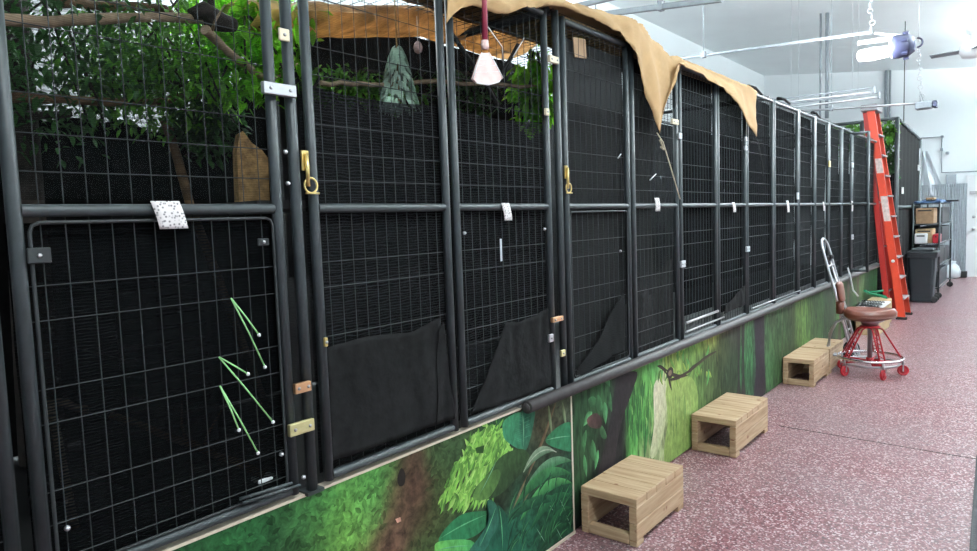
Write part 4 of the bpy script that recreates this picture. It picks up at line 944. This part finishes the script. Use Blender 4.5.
# ---------------------------------------------------------------- hand truck leaning on the cage front
root = thing('hand_truck', (.20, 7.60, 0), 'silver tubular hand truck leaning on the cages behind the stool', 'hand truck')
base0, base1 = V((.33, 7.31, .03)), V((.33, 7.57, .03)); top0, top1 = V((.055, 7.31, 1.10)), V((.055, 7.57, 1.10))
b = MB(); arc = [base0, top0]
for i in range(1, 8):
    a = math.pi*i/8; arc.append(V((.055-.03*math.sin(a), 7.44-.13*math.cos(a), 1.10+.11*math.sin(a))))
arc += [top1, base1]; b.tube(arc, .0125, 10); b.build('loop_frame', 'steel', root)
b = MB(); ins = V((.018, .03, 0)); b.tube([base0+V((.02, .05, 0)), top0+V((.02, .05, -.12))], .009, 8); b.tube([base1+V((.02, -.05, 0)), top1+V((.02, -.05, -.12))], .009, 8); b.build('inner_rails', 'dullsilver', root)
for t_ in (.25, .5, .68, .85):
    b = MB(); b.tube([base0.lerp(top0, t_), base1.lerp(top1, t_)], .009, 8); b.build('crossbar', 'steel', root)
b = MB(); b.box((.33, 7.29, .012), (.50, 7.59, .02)); b.build('toe_plate', 'dullsilver', root)
for y in (7.27, 7.61):
    b = MB(); b.lathe([(.05, -.02), (.075, -.018), (.078, 0), (.075, .018), (.05, .02)], (.26, y, .08), 18, 'y'); b.build('wheel', 'black', root)
for y in (7.35, 7.53):
    b = MB(); b.lathe([(.018, -.02), (.020, 0), (.018, .02)], (.085, y, 1.02), 10); b.build('grip_clamp', 'black', root)

# ---------------------------------------------------------------- rolling stool
sx_, sy_ = .548, 6.86; RG = .262
root = thing('rolling_stool', (sx_, sy_, 0), 'rolling stool with brown vinyl saddle, backrest and red truss legs', 'stool')
def seat(u, v):
    a = u*2*math.pi; pr = [(0, .50), (.60, .498), (.88, .505), (1.0, .53), (1.0, .562), (.90, .592), (.6, .60), (.3, .592), (0, .588)]
    t = v*(len(pr)-1); i = min(int(t), len(pr)-2); r_, z = lerp(pr[i], pr[i+1], t-i)
    x = r_*.225*math.cos(a); y = r_*.20*math.sin(a); return (sx_+x*.9+y*.2, sy_+y, z+.010*math.cos(2*a)*r_)
b = MB(); b.grid(seat, 36, 32); st = b.build('seat', 'leather', root)
b = MB(); b.ring((sx_, sy_, .535), .205, .006, 36, 6); sub(b, 'piping', M['leather'], st)
b = MB(); b.lathe([(.02, .14), (.02, .42), (.05, .425), (.075, .47), (.11, .485), (.12, .50)], (sx_, sy_, 0), 20); b.build('column', 'dullsilver', root)
b = MB(); b.lathe([(.015, 0), (.085, .005), (.085, .02), (.03, .03)], (sx_, sy_, .42), 18); b.build('hub', 'red', root); b = MB(); b.lathe([(.03, 0), (.03, .05)], (sx_, sy_, .10), 14); b.build('lower_hub', 'red', root)
b = MB(); b.ring((sx_, sy_, .155), RG, .012, 48, 8); b.build('foot_ring', 'chrome', root)
b = MB(); b.ring((sx_, sy_, .105), RG-.03, .010, 40, 8); b.build('lower_ring', 'dullsilver', root)
for k in range(5):
    a = math.radians(15+72*k); ca, sa = math.cos(a), math.sin(a); t1 = V((-sa, ca, 0))
    def pp(r_, z, o=0.): return V((sx_+ca*r_, sy_+sa*r_, z))+t1*o
    b = MB()
    for o in (-.022, .022): b.tube([pp(.045, .435, o), pp(.10, .41, o), pp(RG-.02, .165, o)], .008, 6)
    for j in range(6):
        t_ = .08+j*.15; r_ = .10+(RG-.12)*t_; z = .41-.245*t_; b.tube([pp(r_, z, -.022), pp(r_+.02, z-.025, .022)], .004, 5)
    b.tube([pp(.03, .12), pp(RG-.01, .12)], .007, 6)
    b.build('truss_leg', 'red', root)
    b = MB(); c = pp(RG, .045); b.tube([pp(RG, .15), pp(RG, .09)], .009, 8); b.box((-.006, -.026, .04), (.004, -.018, .1), Matrix.Translation(pp(RG, 0)) @ Matrix.Rotation(a, 4, 'Z')); b.box((-.006, .018, .04), (.004, .026, .1), Matrix.Translation(pp(RG, 0)) @ Matrix.Rotation(a, 4, 'Z'))
    cs = b.build('caster', 'dullsilver', root)
    b = MB(); R_ = Matrix.Translation(c) @ Matrix.Rotation(.45+.22*k, 4, 'Z'); vs0 = len(b.v); b.lathe([(.012, -.014), (.022, -.012), (.026, -.005), (.034, -.005), (.037, -.011), (.046, -.010), (.048, 0), (.046, .010), (.037, .011), (.034, .005), (.026, .005), (.022, .012), (.012, .014)], (0, 0, 0), 20, 'y'); b.v = [tuple(R_ @ V(v)) for v in b.v]; wl = sub(b, 'wheel', M['red'], cs)
# backrest and its strut curve up on the cage side
b = MB()
for o in (-.03, .03):
    b.tube([(sx_-.10, sy_+o-.03, .50), (sx_-.20, sy_+o-.04, .50), (sx_-.27, sy_+o-.05, .46), (sx_-.315, sy_+o-.06, .36), (sx_-.33, sy_+o-.06, .24), (sx_-.29, sy_+o-.05, .16), (sx_-.25, sy_+o-.04, .155)], .011, 8)
b.tube([(sx_-.17, sy_-.03, .50), (sx_-.23, sy_-.03, .52), (sx_-.25, sy_-.03, .60), (sx_-.25, sy_-.03, .76)], .011, 8); b.build('back_strut', 'dullsilver', root)
def brest(u, v):
    a = u*2*math.pi; pr = [(0, -.095), (.6, -.092), (.95, -.07), (1, 0), (.95, .07), (.6, .092), (0, .095)]
    t = v*(len(pr)-1); i = min(int(t), len(pr)-2); r_, z = lerp(pr[i], pr[i+1], t-i)
    return (sx_-.235+.030*r_*math.cos(a)-z*.15, sy_-.04+.085*r_*math.sin(a), .745+z)
b = MB(); b.grid(brest, 24, 18); b.build('backrest', 'leather', root)
b = MB(); b.lathe([(.012, -.06), (.034, -.055), (.036, .05), (.012, .06)], (sx_-.235, sy_-.06, .60), 14); b.build('lower_pad', 'leather', root)

# ---------------------------------------------------------------- clutter between stool and ladder
root = thing('plastic_tray', (.16, 9.3, 0), 'pale tray with a black wire rack on it, on the floor behind the stool', 'tray')
b = MB(); b.box((.04, 8.95, .0), (.29, 9.75, .012)); b.box((.04, 8.95, .012), (.055, 9.75, .30)); b.box((.275, 8.95, .012), (.29, 9.75, .30)); b.box((.04, 8.95, .012), (.29, 8.965, .30)); b.box((.04, 9.735, .012), (.29, 9.75, .30)); b.build('tub', 'card2', root)
b = MB(); b.box((.03, 8.94, .30), (.30, 9.76, .318)); b.build('lid', 'white', root)
root = thing('wire_rack', (.25, 9.2, .318), 'black wire rack lying on the pale tub behind the stool', 'rack')
b = MB()
for i in range(8): b.tube([(.06+i*.03, 9.0, .34), (.06+i*.03, 9.4, .36)], .006, 5)
for j in range(3): b.tube([(.04, 9.02+j*.18, .345+j*.008), (.29, 9.02+j*.18, .335+j*.008)], .007, 5)
b.build('grid', 'black', root)
b = MB(); b.ring((.165, 9.2, .345), .115, .009, 24, 6); b.build('rim', 'black', root)
b = MB(); pts = [V((.10+.13*math.cos(t_*.7), 9.95+.09*math.sin(t_*.7), .34+.012*t_)) for t_ in range(0, 9)]; b.tube([V((.03, 9.62, .46)), V((.05, 9.9, .39))]+pts, .013, 8)
tag(b.build('hose', 'hosegreen', org=True), 'coiled green hose against the plinth beside the ladder foot', 'hose')
b = MB(); b.box((.02, 9.80, 0), (.26, 10.14, .32), None, .01); tag(b.build('carton', 'card2', org=True), 'low pale carton under the green hose', 'box')
b = MB(); b.tube([at(848, 268, 0, .05), at(851, 280, 0, .06), at(853, 290, 0, .07), at(858, 296, 0, .10)], .009, 6); tag(b.build('cable', 'white', org=True), 'thin white cable hanging from the cage foot behind the tray', 'cable')

# ---------------------------------------------------------------- red ladder
root = thing('step_ladder', (.25, 10.6, 0), 'tall red-orange fibreglass step ladder leaning folded against the cages', 'ladder')
def rail(a, c, wd, dp, m_, nm, par):
    a, c = V(a), V(c); d = (c-a); L = d.length; z = d.normalized(); y = V((0, 1, 0)); x = y.cross(z).normalized(); y = z.cross(x)
    R_ = Matrix((x, y, z)).transposed().to_4x4(); R_.translation = a; b = MB()
    b.box((-wd/2, -.004, 0), (wd/2, .004, L), R_); b.box((-wd/2, -.004, 0), (-wd/2+.006, dp, L), R_); b.box((wd/2-.006, -.004, 0), (wd/2, dp, L), R_); return b.build(nm, m_, par)
zt_ = 2.90
fb, ft = .335, -.075      # climbing section, foot and head in x
rb, rt = .18, -.135       # rear section
f0 = rail((fb, 10.42, .02), (ft, 10.50, zt_-.06), .092, .03, 'ladder', 'front_rail', root)
f1 = rail((fb, 10.93, .02), (ft, 10.86, zt_-.06), .092, -.03, 'ladder', 'front_rail', root)
rail((rb, 10.45, .02), (rt, 10.53, zt_-.10), .07, .03, 'ladder_dark', 'rear_rail', root)
rail((rb, 10.90, .02), (rt, 10.83, zt_-.10), .07, -.03, 'ladder_dark', 'rear_rail', root)
for k in range(9):
    t_ = .09+k*.098; x = fb+(ft-fb)*t_; z = .02+(zt_-.08)*t_
    b = MB(); b.box((x-.035, 10.44+.07*t_, z-.010), (x+.066, 10.905-.06*t_, z+.010), None, .003); b.build('step', 'stepgrey', root)
for k in range(4):
    t_ = .12+k*.22; x = rb+(rt-rb)*t_; z = .02+(zt_-.12)*t_
    b = MB(); b.tube([(x, 10.46+.07*t_, z), (x, 10.89-.06*t_, z)], .012, 8); b.build('rear_brace', 'dullsilver', root)
b = MB(); b.box((-.19, 10.47, zt_-.09), (.01, 10.89, zt_), None, .01); b.build('top_cap', 'greycap', root)
for y in (10.42, 10.93):
    b = MB(); b.box((fb-.065, y-.03, 0), (fb+.065, y+.03, .035), None, .006); b.build('foot', 'black', root)
for t0, t1 in ((.46, .58), (.69, .76)):
    z0, z1 = .02+(zt_-.08)*t0, .02+(zt_-.08)*t1; x0_, x1_ = fb+(ft-fb)*t0, fb+(ft-fb)*t1; y0_, y1_ = 10.42+.08*t0-.006, 10.42+.08*t1-.006
    b = MB(); b.add([(x0_-.035, y0_, z0), (x0_+.045, y0_, z0), (x1_+.045, y1_, z1), (x1_-.035, y1_, z1), (x0_-.035, y0_+.002, z0), (x0_+.045, y0_+.002, z0), (x1_+.045, y1_+.002, z1), (x1_-.035, y1_+.002, z1)], [(0, 1, 2, 3), (7, 6, 5, 4), (0, 4, 5, 1), (2, 6, 7, 3)])
    sub(b, 'label_sticker', M['sticker'], f0)
b = MB(); q = fb+(ft-fb)*.27; b.lathe([(.022, -.004), (.022, 0)], (q, 10.42+.08*.27-.004, .02+(zt_-.08)*.27), 12, 'y'); sub(b, 'round_sticker', M['paper'], f0)

# ---------------------------------------------------------------- far end cage
EX0, EX1, EY0, EY1, EZ = -.80, .115, 11.45, 14.2, 2.80
root = thing('end_cage', (-.3, 11.45, 0), 'tall dark leafy cage closing the far end of the row behind the ladder', 'cage')
for x in (EX0, -.34, EX1):
    b = MB(); b.tube([(x, EY0, 0), (x, EY0, EZ)], .03, 8); b.build('post', 'frame', root)
b = MB(); b.tube([(EX1-.03, EY1, 0), (EX1-.03, EY1, EZ-.10)], .03, 8); b.build('post', 'frame', root)
for z in (.1, 1.5, EZ-.02):
    b = MB(); b.tube([(EX0, EY0, z), (EX1, EY0, z)], .025, 8); b.build('rail', 'frame', root)
    b = MB(); b.tube([(EX1, EY0, z), (EX1-.03, EY1, z-.10*(z > 2))], .025, 8); b.build('rail', 'frame', root)
b = MB()
for i in range(1, 19): b.tube([(EX0+i*.048, EY0, .1), (EX0+i*.048, EY0, EZ)], .002, 4, False)
for i in range(22): b.tube([(EX0, EY0, .2+i*.12), (EX1, EY0, .2+i*.12)], .002, 4, False)
b.build('wire_mesh', 'wire', root)
b = MB(); b.grid(lambda u, v: (EX1-.012-.03*u+.012*math.sin(u*40), EY0+.02+u*(EY1-EY0-.04), .05+v*(EZ-.08-.1*u)), 60, 4); b.build('side_cloth', 'flap', root)
b = MB(); b.grid(lambda u, v: (EX0+u*(EX1-EX0-.02), EY0+.05, .05+v*(1.9+.1*math.sin(u*7))), 14, 6); b.build('front_cloth', 'cloth', root)
for lb, c, e, n_, mm in (('dark leafy vine spilling along the top of the far end cage', (-.30, 11.55, 2.60), (.50, .10, .20), 650, 'leaf'), ('deep green leaves in the upper front of the far end cage', (-.15, 11.65, 2.2), (.28, .12, .32), 500, 'leafdark')):
    root = thing('leafy_vine', (c[0], c[1], c[2]-e[2]), lb, 'plant', 'vines in the far end cage'); b = MB(); s_ = MB()
    for k in range(n_):
        p = V(c)+V((random.uniform(-1, 1)*e[0], random.uniform(-1, 1)*e[1], random.gauss(0, .5)*e[2]))
        p.x = min(p.x, .05); p.z = min(p.z, EZ-.03); b.leaf(p, (random.uniform(-1, 1), random.uniform(-1, .4), random.uniform(-1, .2)), random.uniform(.07, .11), .05, .3)
    b.build('foliage', mm, root)
    for k in range(6): s_.tube([V(c)+V((-e[0]+k*e[0]*.35, 0, e[2]*.8)), V(c)+V((-e[0]+k*e[0]*.33, 0, -e[2]*.7))], .006, 5)
    s_.build('stems', 'darkbark', root)
for (x, y, z, lb) in ((.118, 12.0, 1.70, 'small white tag on the side of the far end cage, nearest'), (.105, 13.9, 2.12, 'small white tag high on the far end cage side, beside the film')):
    b = MB(); b.box((x-.004, y-.06, z), (x+.01, y+.06, z+.10)); tag(b.build('tag', 'paper', org=True), lb, 'tag', 'tags on the far end cage')
b = MB(); b.tube([(.12, 13.9, 2.5), (.12, 13.92, 2.18)], .01, 6); tag(b.build('pull_cord', 'white', org=True), 'white pull cord hanging on the side of the far end cage', 'cord')

# ---------------------------------------------------------------- bin, rack of boxes, far corner
bx, by, bw, bh = .335, 12.55, .42, .86
root = thing('trash_can', (bx, by, 0), 'large dark trash can on wheels beside the ladder', 'trash can')
b = MB(); r0, r1 = .155, .20
def rr_(r_, z, n=6, e=.05):
    pts = []
    for qx, qy, a0 in ((1, -1, -90), (1, 1, 0), (-1, 1, 90), (-1, -1, 180)):
        for k in range(n+1):
            a = math.radians(a0+90*k/n); pts.append((bx+qx*(r_-e)+e*math.cos(a), by+qy*(r_*1.15-e)+e*math.sin(a), z))
    return pts
rings = [rr_(.150, .02), rr_(.165, .30), rr_(.190, .76), rr_(.175, .76), rr_(.150, .30), rr_(.135, .04)]; n = len(rings[0])
vs = [p for r in rings for p in r]; fs = [(i*n+j, i*n+(j+1) % n, (i+1)*n+(j+1) % n, (i+1)*n+j) for i in range(5) for j in range(n)]+[tuple(range(n-1, -1, -1)), tuple(5*n+j for j in range(n))]
b.add(vs, fs); b.build('body', 'bin', root)
rings = [rr_(.19, .70), rr_(.212, .71), rr_(.215, .765), rr_(.19, .77)]; b = MB(); b.add([p for r in rings for p in r], [(i*n+j, i*n+(j+1) % n, (i+1)*n+(j+1) % n, (i+1)*n+j) for i in range(3) for j in range(n)]); b.build('rim', 'bin', root)
b = MB(); b.box((bx-.20, by-.24, .765), (bx+.22, by+.24, .80), None, .01); b.box((bx-.14, by-.18, .80), (bx+.16, by+.18, .845), None, .015); b.build('lid', 'bin', root)
for y in (by-.14, by+.14):
    b = MB(); b.lathe([(.02, -.02), (.05, -.018), (.05, .018), (.02, .02)], (bx+.17, y, .05), 14, 'y'); b.build('wheel', 'black', root)
# rack
RX0, RX1, RY0, RY1 = .14, .505, 13.05, 15.0
root = thing('storage_rack', ((RX0+RX1)/2, RY0, 0), 'dark wheeled wire rack stacked with boxes behind the trash can', 'rack')
for x in (RX0, RX1):
    for y in (RY0, RY1):
        b = MB(); b.tube([(x, y, .10), (x, y, 1.55)], .014, 8); b.build('upright', 'frame', root)
        b = MB(); b.lathe([(.015, -.014), (.05, -.012), (.05, .012), (.015, .014)], (x, y, .05), 14, 'y'); b.build('wheel', 'black', root)
for z in (.16, .52, .88, 1.20, 1.54):
    b = MB(); b.tube([(RX0, RY0, z), (RX1, RY0, z), (RX1, RY1, z), (RX0, RY1, z), (RX0, RY0, z)], .010, 6)
    for i in range(1, 12): b.tube([(RX0+(RX1-RX0)*i/12, RY0, z), (RX0+(RX1-RX0)*i/12, RY1, z)], .004, 4)
    b.build('wire_shelf', 'frame', root)
def bxt(nm, lo, hi, m_, lb, cat='box', bev=.01):
    b = MB(); b.box(lo, hi, None, bev); root = thing(nm, ((lo[0]+hi[0])/2, (lo[1]+hi[1])/2, lo[2]), lb, cat, 'goods on the storage rack'); b.build('body', m_, root)
    b = MB(); ym = (lo[1]+hi[1])/2; b.box((lo[0]+.03, lo[1]-.003, hi[2]-.05), (hi[0]-.03, lo[1]+.001, hi[2]-.03)); b.build('seam', 'black' if m_ != 'black' else 'wire', root)
bxt('cardboard_box', (.17, 13.08, 1.215), (.42, 13.6, 1.47), 'card', 'brown cardboard box at the front of the upper rack shelf')
bxt('storage_bin', (.17, 13.65, 1.215), (.49, 14.9, 1.48), 'black', 'long black bin at the back of the upper rack shelf')
bxt('cardboard_box', (.16, 13.16, .895), (.40, 13.6, 1.13), 'card2', 'pale cardboard box on the middle shelf of the rack')
bxt('white_carton', (.17, 12.98, .895), (.34, 13.14, 1.06), 'white', 'white carton in front of the pale cardboard box')
bxt('storage_bin', (.41, 13.08, .895), (.495, 13.5, 1.04), 'red', 'dark red bin at the right of the middle shelf')
bxt('storage_bin', (.17, 13.65, .895), (.49, 14.9, 1.15), 'bin', 'long blue-black bin at the back of the middle shelf')
bxt('storage_bin', (.16, 13.08, .535), (.49, 14.0, .82), 'black', 'black bin on the second lowest shelf of the rack')
bxt('storage_bin', (.16, 14.05, .535), (.49, 14.9, .78), 'bin', 'blue-black bin at the back of the second lowest shelf')
bxt('storage_bin', (.16, 13.08, .175), (.49, 14.6, .44), 'bin', 'blue-black bin on the lowest shelf of the rack')
sheet('folded_fabric', lambda u, v: (.14+u*.36, 13.1+v*1.8, 1.56+.05*math.sin(math.pi*u)*math.sin(math.pi*v)+.03*noise.noise(V((u*6, v*9, 0)))), 14, 16, 'blue', 'dark blue folded fabric on top of the rack', 'fabric', None, .03)
b = MB(); b.box((.38, 14.2, 1.565), (.66, 14.5, 1.595)); tag(b.build('flat_board', 'black', org=True), 'thin dark board sticking out right of the blue fabric', 'board')
bxt('cardboard_box', (.30, 13.15, 1.60), (.42, 13.4, 1.64), 'card', 'small brown packet on the blue fabric', 'packet')
# cloudy film hanging behind the end cage
def film(u, v):
    z = 1.70+v*.90; wd = .42-.32*v; return (1.674+(-.10+u*wd+.012*math.sin(u*22)*(1-v*.4)-1.674)*1.063, 17.23+.05*math.sin(u*9+v*2), 1.5+(z-1.5)*1.063)
sheet('plastic_sheet', film, 40, 20, 'plasticfilm', 'cloudy plastic sheet hanging in a triangle above the storage rack', 'plastic sheet', None, .004)
b = MB()
def rib(u, v): return (-.30+u*.90, 17.20+.018*(1 if int(u*44) % 2 else -1), .02+v*1.93)
b.grid(rib, 88, 2, False); tag(b.build('ribbed_panel', 'ribpanel', org=True, solid=.004), 'pale grey ribbed panel leaning at the far wall left of the door', 'panel')
b = MB(); b.box((.50, 16.95, 0), (.64, 17.1, .13), None, .01); tag(b.build('small_case', 'black', org=True), 'small black case on the floor left of the far door', 'case')
b = MB(); b.lathe([(.06, 0), (.13, .04), (.14, .16), (.10, .26), (.04, .32), (.06, .36)], (.42, 16.7, 0), 14); tag(b.build('plastic_bag', 'plasticfilm', org=True), 'tied white plastic bag on the floor beside the black case', 'bag')
# conduit and boxes on the far wall
Y = YF-.03
b = MB(); b.tube([(-.28, Y, 2.96), (.14, Y, 2.95), (.145, Y, 2.2), (.9, Y, 2.18), (2.5, Y, 2.15)], .014, 6); tag(b.build('conduit', 'greymetal', org=True), 'thin grey conduit stepping down the far wall to the door head', 'conduit')
for (x, z, w_, h_, lb) in ((.145, 2.95, .05, .05, 'tiny junction box at the conduit corner'), (.145, 2.68, .05, .06, 'tiny junction box halfway down the conduit'), (.24, 2.6, .06, .06, 'tiny box right of the conduit drop'), (.32, 2.02, .18, .26, 'grey box on the far wall under the conduit'), (.93, 2.26, .3, .12, 'long grey box above the far door')):
    b = MB(); b.box((x-w_/2, YF-.10, z-h_/2), (x+w_/2, YF, z+h_/2), None, .008); tag(b.build('junction_box', 'greymetal', org=True), lb, 'junction box', 'boxes on the far wall')

# ---------------------------------------------------------------- overhead runs
def run(name, a, c, y, r_, m_, lb, cat='pipe', square=False, hang=()):
    p, q = at(a[0], a[1], 1, y), at(c[0], c[1], 1, y); root = thing(name, (p+q)/2, lb, cat, 'overhead rods and tubes')
    b = MB(); d = q-p
    if square:
        R_ = Matrix.Translation(p) @ d.to_track_quat('X', 'Z').to_matrix().to_4x4(); b.box((0, -r_, -r_), (d.length, r_, r_), R_)
    else: b.tube([p, q], r_, 8)
    b.build('rod', m_, root)
    for t_ in hang:
        h = p+d*t_; b = MB(); b.tube([h, V((h.x, h.y, CEIL(h.x)))], .004, 5); b.build('hanger', 'greymetal', root)
        b = MB(); b.box((h.x-.02, h.y-.03, h.z-r_-.01), (h.x+.02, h.y+.03, h.z+r_+.03)); b.build('clip', 'greymetal', root)
run('strut_bar', (560, 20), (722, -1), 5.6, .022, 'greymetal', 'square grey strut bar crossing above the canvas', 'strut', True, (.25, .66))
run('strut_bar', (560, 10), (615, -3), 4.9, .018, 'greymetal', 'short grey strut corner nearest the camera above the canvas', 'strut', True, (.1,))
run('hanging_rod', (650, 63), (872, 32), 8.0, .016, 'greymetal', 'long pale rod running from the wall to the glowing work light', 'rod', False, (.28,))
def lightbar(a, c, y, lb):
    p, q = at(*a, 1, y), at(*c, 1, y); root = thing('light_bar', (p+q)/2, lb, 'light fitting', 'unlit light bars above the cages')
    b = MB(); b.tube([p, q], .013, 8); b.build('tube', 'steel', root)
    b = MB(); b.tube([p+V((0, 0, .05)), q+V((0, 0, .05))], .008, 8); b.build('back_rod', 'greymetal', root)
    for e in (p, q):
        b = MB(); b.box((e.x-.012, e.y-.02, e.z-.02), (e.x+.012, e.y+.02, e.z+.065), None, .004); b.build('end_cap', 'greymetal', root)
    for t_ in (.2, .8):
        h = p.lerp(q, t_); b = MB(); b.tube([h+V((0, 0, .07)), V((h.x, h.y, CEIL(h.x)))], .0012, 4); b.build('hanger', 'greymetal', root)
lightbar((772, 104), (874, 92), 9.0, 'nearer unlit tube fitting hanging over the far cages')
lightbar((780, 109), (879, 97), 9.4, 'further unlit tube fitting hanging over the far cages')
run('hanging_rod', (796, 111.5), (922, 103), 10.0, .014, 'dullsilver', 'long rod ending at the small hanging fitting over the ladder', 'rod', False, (.3,))
# drop pipes
for (px, y, r_, lb) in ((827, 11.5, .028, 'thick grey pipe dropping from the ceiling behind the light bars'), (820.5, 11.5, .016, 'thin grey pipe beside the thick drop pipe')):
    p = at(px, 60, 1, y); b = MB(); b.tube([(p.x, y, CEIL(p.x)), (p.x, y, 2.9)], r_, 8); tag(b.build('drop_pipe', 'greymetal', org=True), lb, 'pipe', 'vertical pipes behind the cages')
for (px, r_, lb) in ((886, .030, 'left pipe running up the far wall behind the ladder top'), (890, .020, 'right pipe running up the far wall behind the ladder top')):
    p = at(px, 90, 1, YF-.06); b = MB(); b.tube([(p.x, YF-.06, CEIL(p.x)), (p.x, YF-.06, 0.1)], r_, 8); tag(b.build('wall_pipe', 'greymetal', org=True), lb, 'pipe', 'pipes on the far wall')
p = at(904.4, 80, 1, 12.5); b = MB(); b.tube([(p.x, 12.5, CEIL(p.x)), (p.x, 12.5, 2.75)], .007, 5); tag(b.build('hanging_cable', 'black', org=True), 'single thin cable hanging beside the work light', 'cable')
# chains
def chain(px, y, z0, z1, lb, px0=None):
    p = at(px, 20, 1, y); x = p.x; b = MB(); n_ = int((z1-z0)/.06)
    for k in range(n_):
        c = (x+.012*math.sin(k*1.3), y, z0+.03+k*.06); b.ring(c, .024, .005, 10, 5, 'y' if k % 2 else 'x')
    tag(b.build('chain', 'steel', org=True), lb, 'chain', 'chains from the ceiling')
px_ = at(870, 34, 1, 8.0)
chain(871, 8.0, px_.z+.02, CEIL(px_.x), 'chain holding the rod beside the glowing work light')
# work light
pl = at(903, 46, 1, 8.0); root = thing('work_light', pl, 'round dark work light with a glowing lens hanging from the rod', 'work light')
b = MB(); b.lathe([(.02, .11), (.07, .10), (.105, .05), (.115, -.04), (.112, -.08), (.105, -.09), (.095, -.05), (.06, .04)], pl, 24, 'x'); b.build('housing', 'darkcan', root)
b = MB()
for a in range(0, 360, 60): b.box((.0, -.010, .09), (.05, .010, .135), Matrix.Translation(pl) @ Matrix.Rotation(math.radians(a+15), 4, 'X')); b.build('cooling_fin', 'darkcan', root); b = MB()
b = MB(); b.ring(pl+V((.12, 0, .01)), .045, .009, 16, 6, 'y', -1.6, 1.6); b.build('handle', 'darkcan', root)
b = MB(); q = at(858, 43, 1, 8.0); b.tube([V((q.x, 8.0, at(858, 43, 1, 8.0).z)), V((pl.x, 8.0, pl.z+.09))], .022, 8); b.tube([pl+V((0, 0, .1)), V((pl.x-.25, 8.0, px_.z))], .01, 6); b.build('bracket', 'white', root)
b = MB(); b.lathe([(.08, -.11), (.10, -.10), (.10, -.09)], pl, 20, 'x'); b.build('lens', 'glow', root)
b = MB(); c = pl+V((-.26, 0, -.03)); b.lathe([(.02, -.15), (.055, -.13), (.065, 0), (.055, .13), (.02, .15)], c, 16, 'x'); b.build('lamp_bulb', 'glow', root)
l = bpy.data.lights.new('work_light_glow', 'POINT'); l.energy = 90; l.shadow_soft_size = .12; l.color = (.92, .95, 1); lo = bpy.data.objects.new('work_light_glow', l); lo.location = pl+V((-.34, -.25, -.05)); COL.objects.link(lo)
# small hanging fitting
pf = at(925, 105, 1, 10.0); root = thing('projector_fitting', pf, 'small white box fitting with dark end hanging on a chain', 'fitting')
b = MB(); b.box((pf.x-.10, 9.93, pf.z-.05), (pf.x+.08, 10.07, pf.z+.04), None, .012); b.build('box', 'greymetal', root)
b = MB(); b.box((pf.x+.08, 9.92, pf.z-.045), (pf.x+.13, 10.08, pf.z+.035), None, .01); b.build('end_cap', 'darkcan', root)
b = MB(); b.tube([pf+V((-.05, 0, .03)), pf+V((-.06, 0, .2)), pf+V((-.02, 0, .05))], .005, 5); b.build('hanger', 'greymetal', root)
q = at(918, 85, 1, 10.0); b = MB()
p0 = pf+V((-.04, 0, .06)); p1 = V((at(918.5, 42, 1, 10.0))); n_ = int((p1-p0).length/.055)
for k in range(n_): c = p0.lerp(p1, k/n_); b.ring((c.x+.01*math.sin(k*2), c.y, c.z), (.026 if k < n_*.5 else .016), .005, 10, 5, 'y' if k % 2 else 'x')
b.tube([p1, V((p1.x, p1.y, CEIL(p1.x)))], .004, 5)
tag(b.build('chain', 'steel', org=True), 'tangled chain holding the small white box fitting', 'chain', 'chains from the ceiling')
# ceiling fan at the right edge
pf = at(972, 50, 1, 10.0); root = thing('ceiling_fan', pf, 'white ceiling fan with thin blades at the right edge', 'fan')
b = MB(); b.lathe([(.03, -.10), (.10, -.08), (.13, -.02), (.12, .06), (.05, .11)], pf, 20); b.build('motor', 'white', root)
b = MB(); b.tube([pf+V((0, 0, .1)), V((pf.x, pf.y, CEIL(pf.x)))], .018, 8); b.build('rod', 'white', root)
b = MB(); b.lathe([(.03, 0), (.06, .02), (.06, .08)], pf+V((0, 0, .18)), 14); b.build('canopy', 'white', root)
for k in range(3):
    a = math.radians(175+120*k); b = MB(); b.box((.12, -.06, -.006), (.42 if k == 0 else .6, .06, .002), Matrix.Translation(pf) @ Matrix.Rotation(a, 4, 'Z') @ Matrix.Rotation(.15, 4, 'X')); b.build('blade', 'greymetal', root)

# black mat at the right edge
b = MB()
b.add([(1.445, 4.84, .0), (1.50, 3.30, .0), (2.1, 3.32, .0), (2.05, 4.86, .0), (1.445, 4.84, .015), (1.50, 3.30, .015), (2.1, 3.32, .015), (2.05, 4.86, .015)], [(3, 2, 1, 0), (4, 5, 6, 7), (0, 1, 5, 4), (1, 2, 6, 5), (2, 3, 7, 6), (3, 0, 4, 7)])
tag(b.build('floor_mat', 'mat', org=True), 'black floor mat whose edge shows at the lower right of the photo', 'mat')
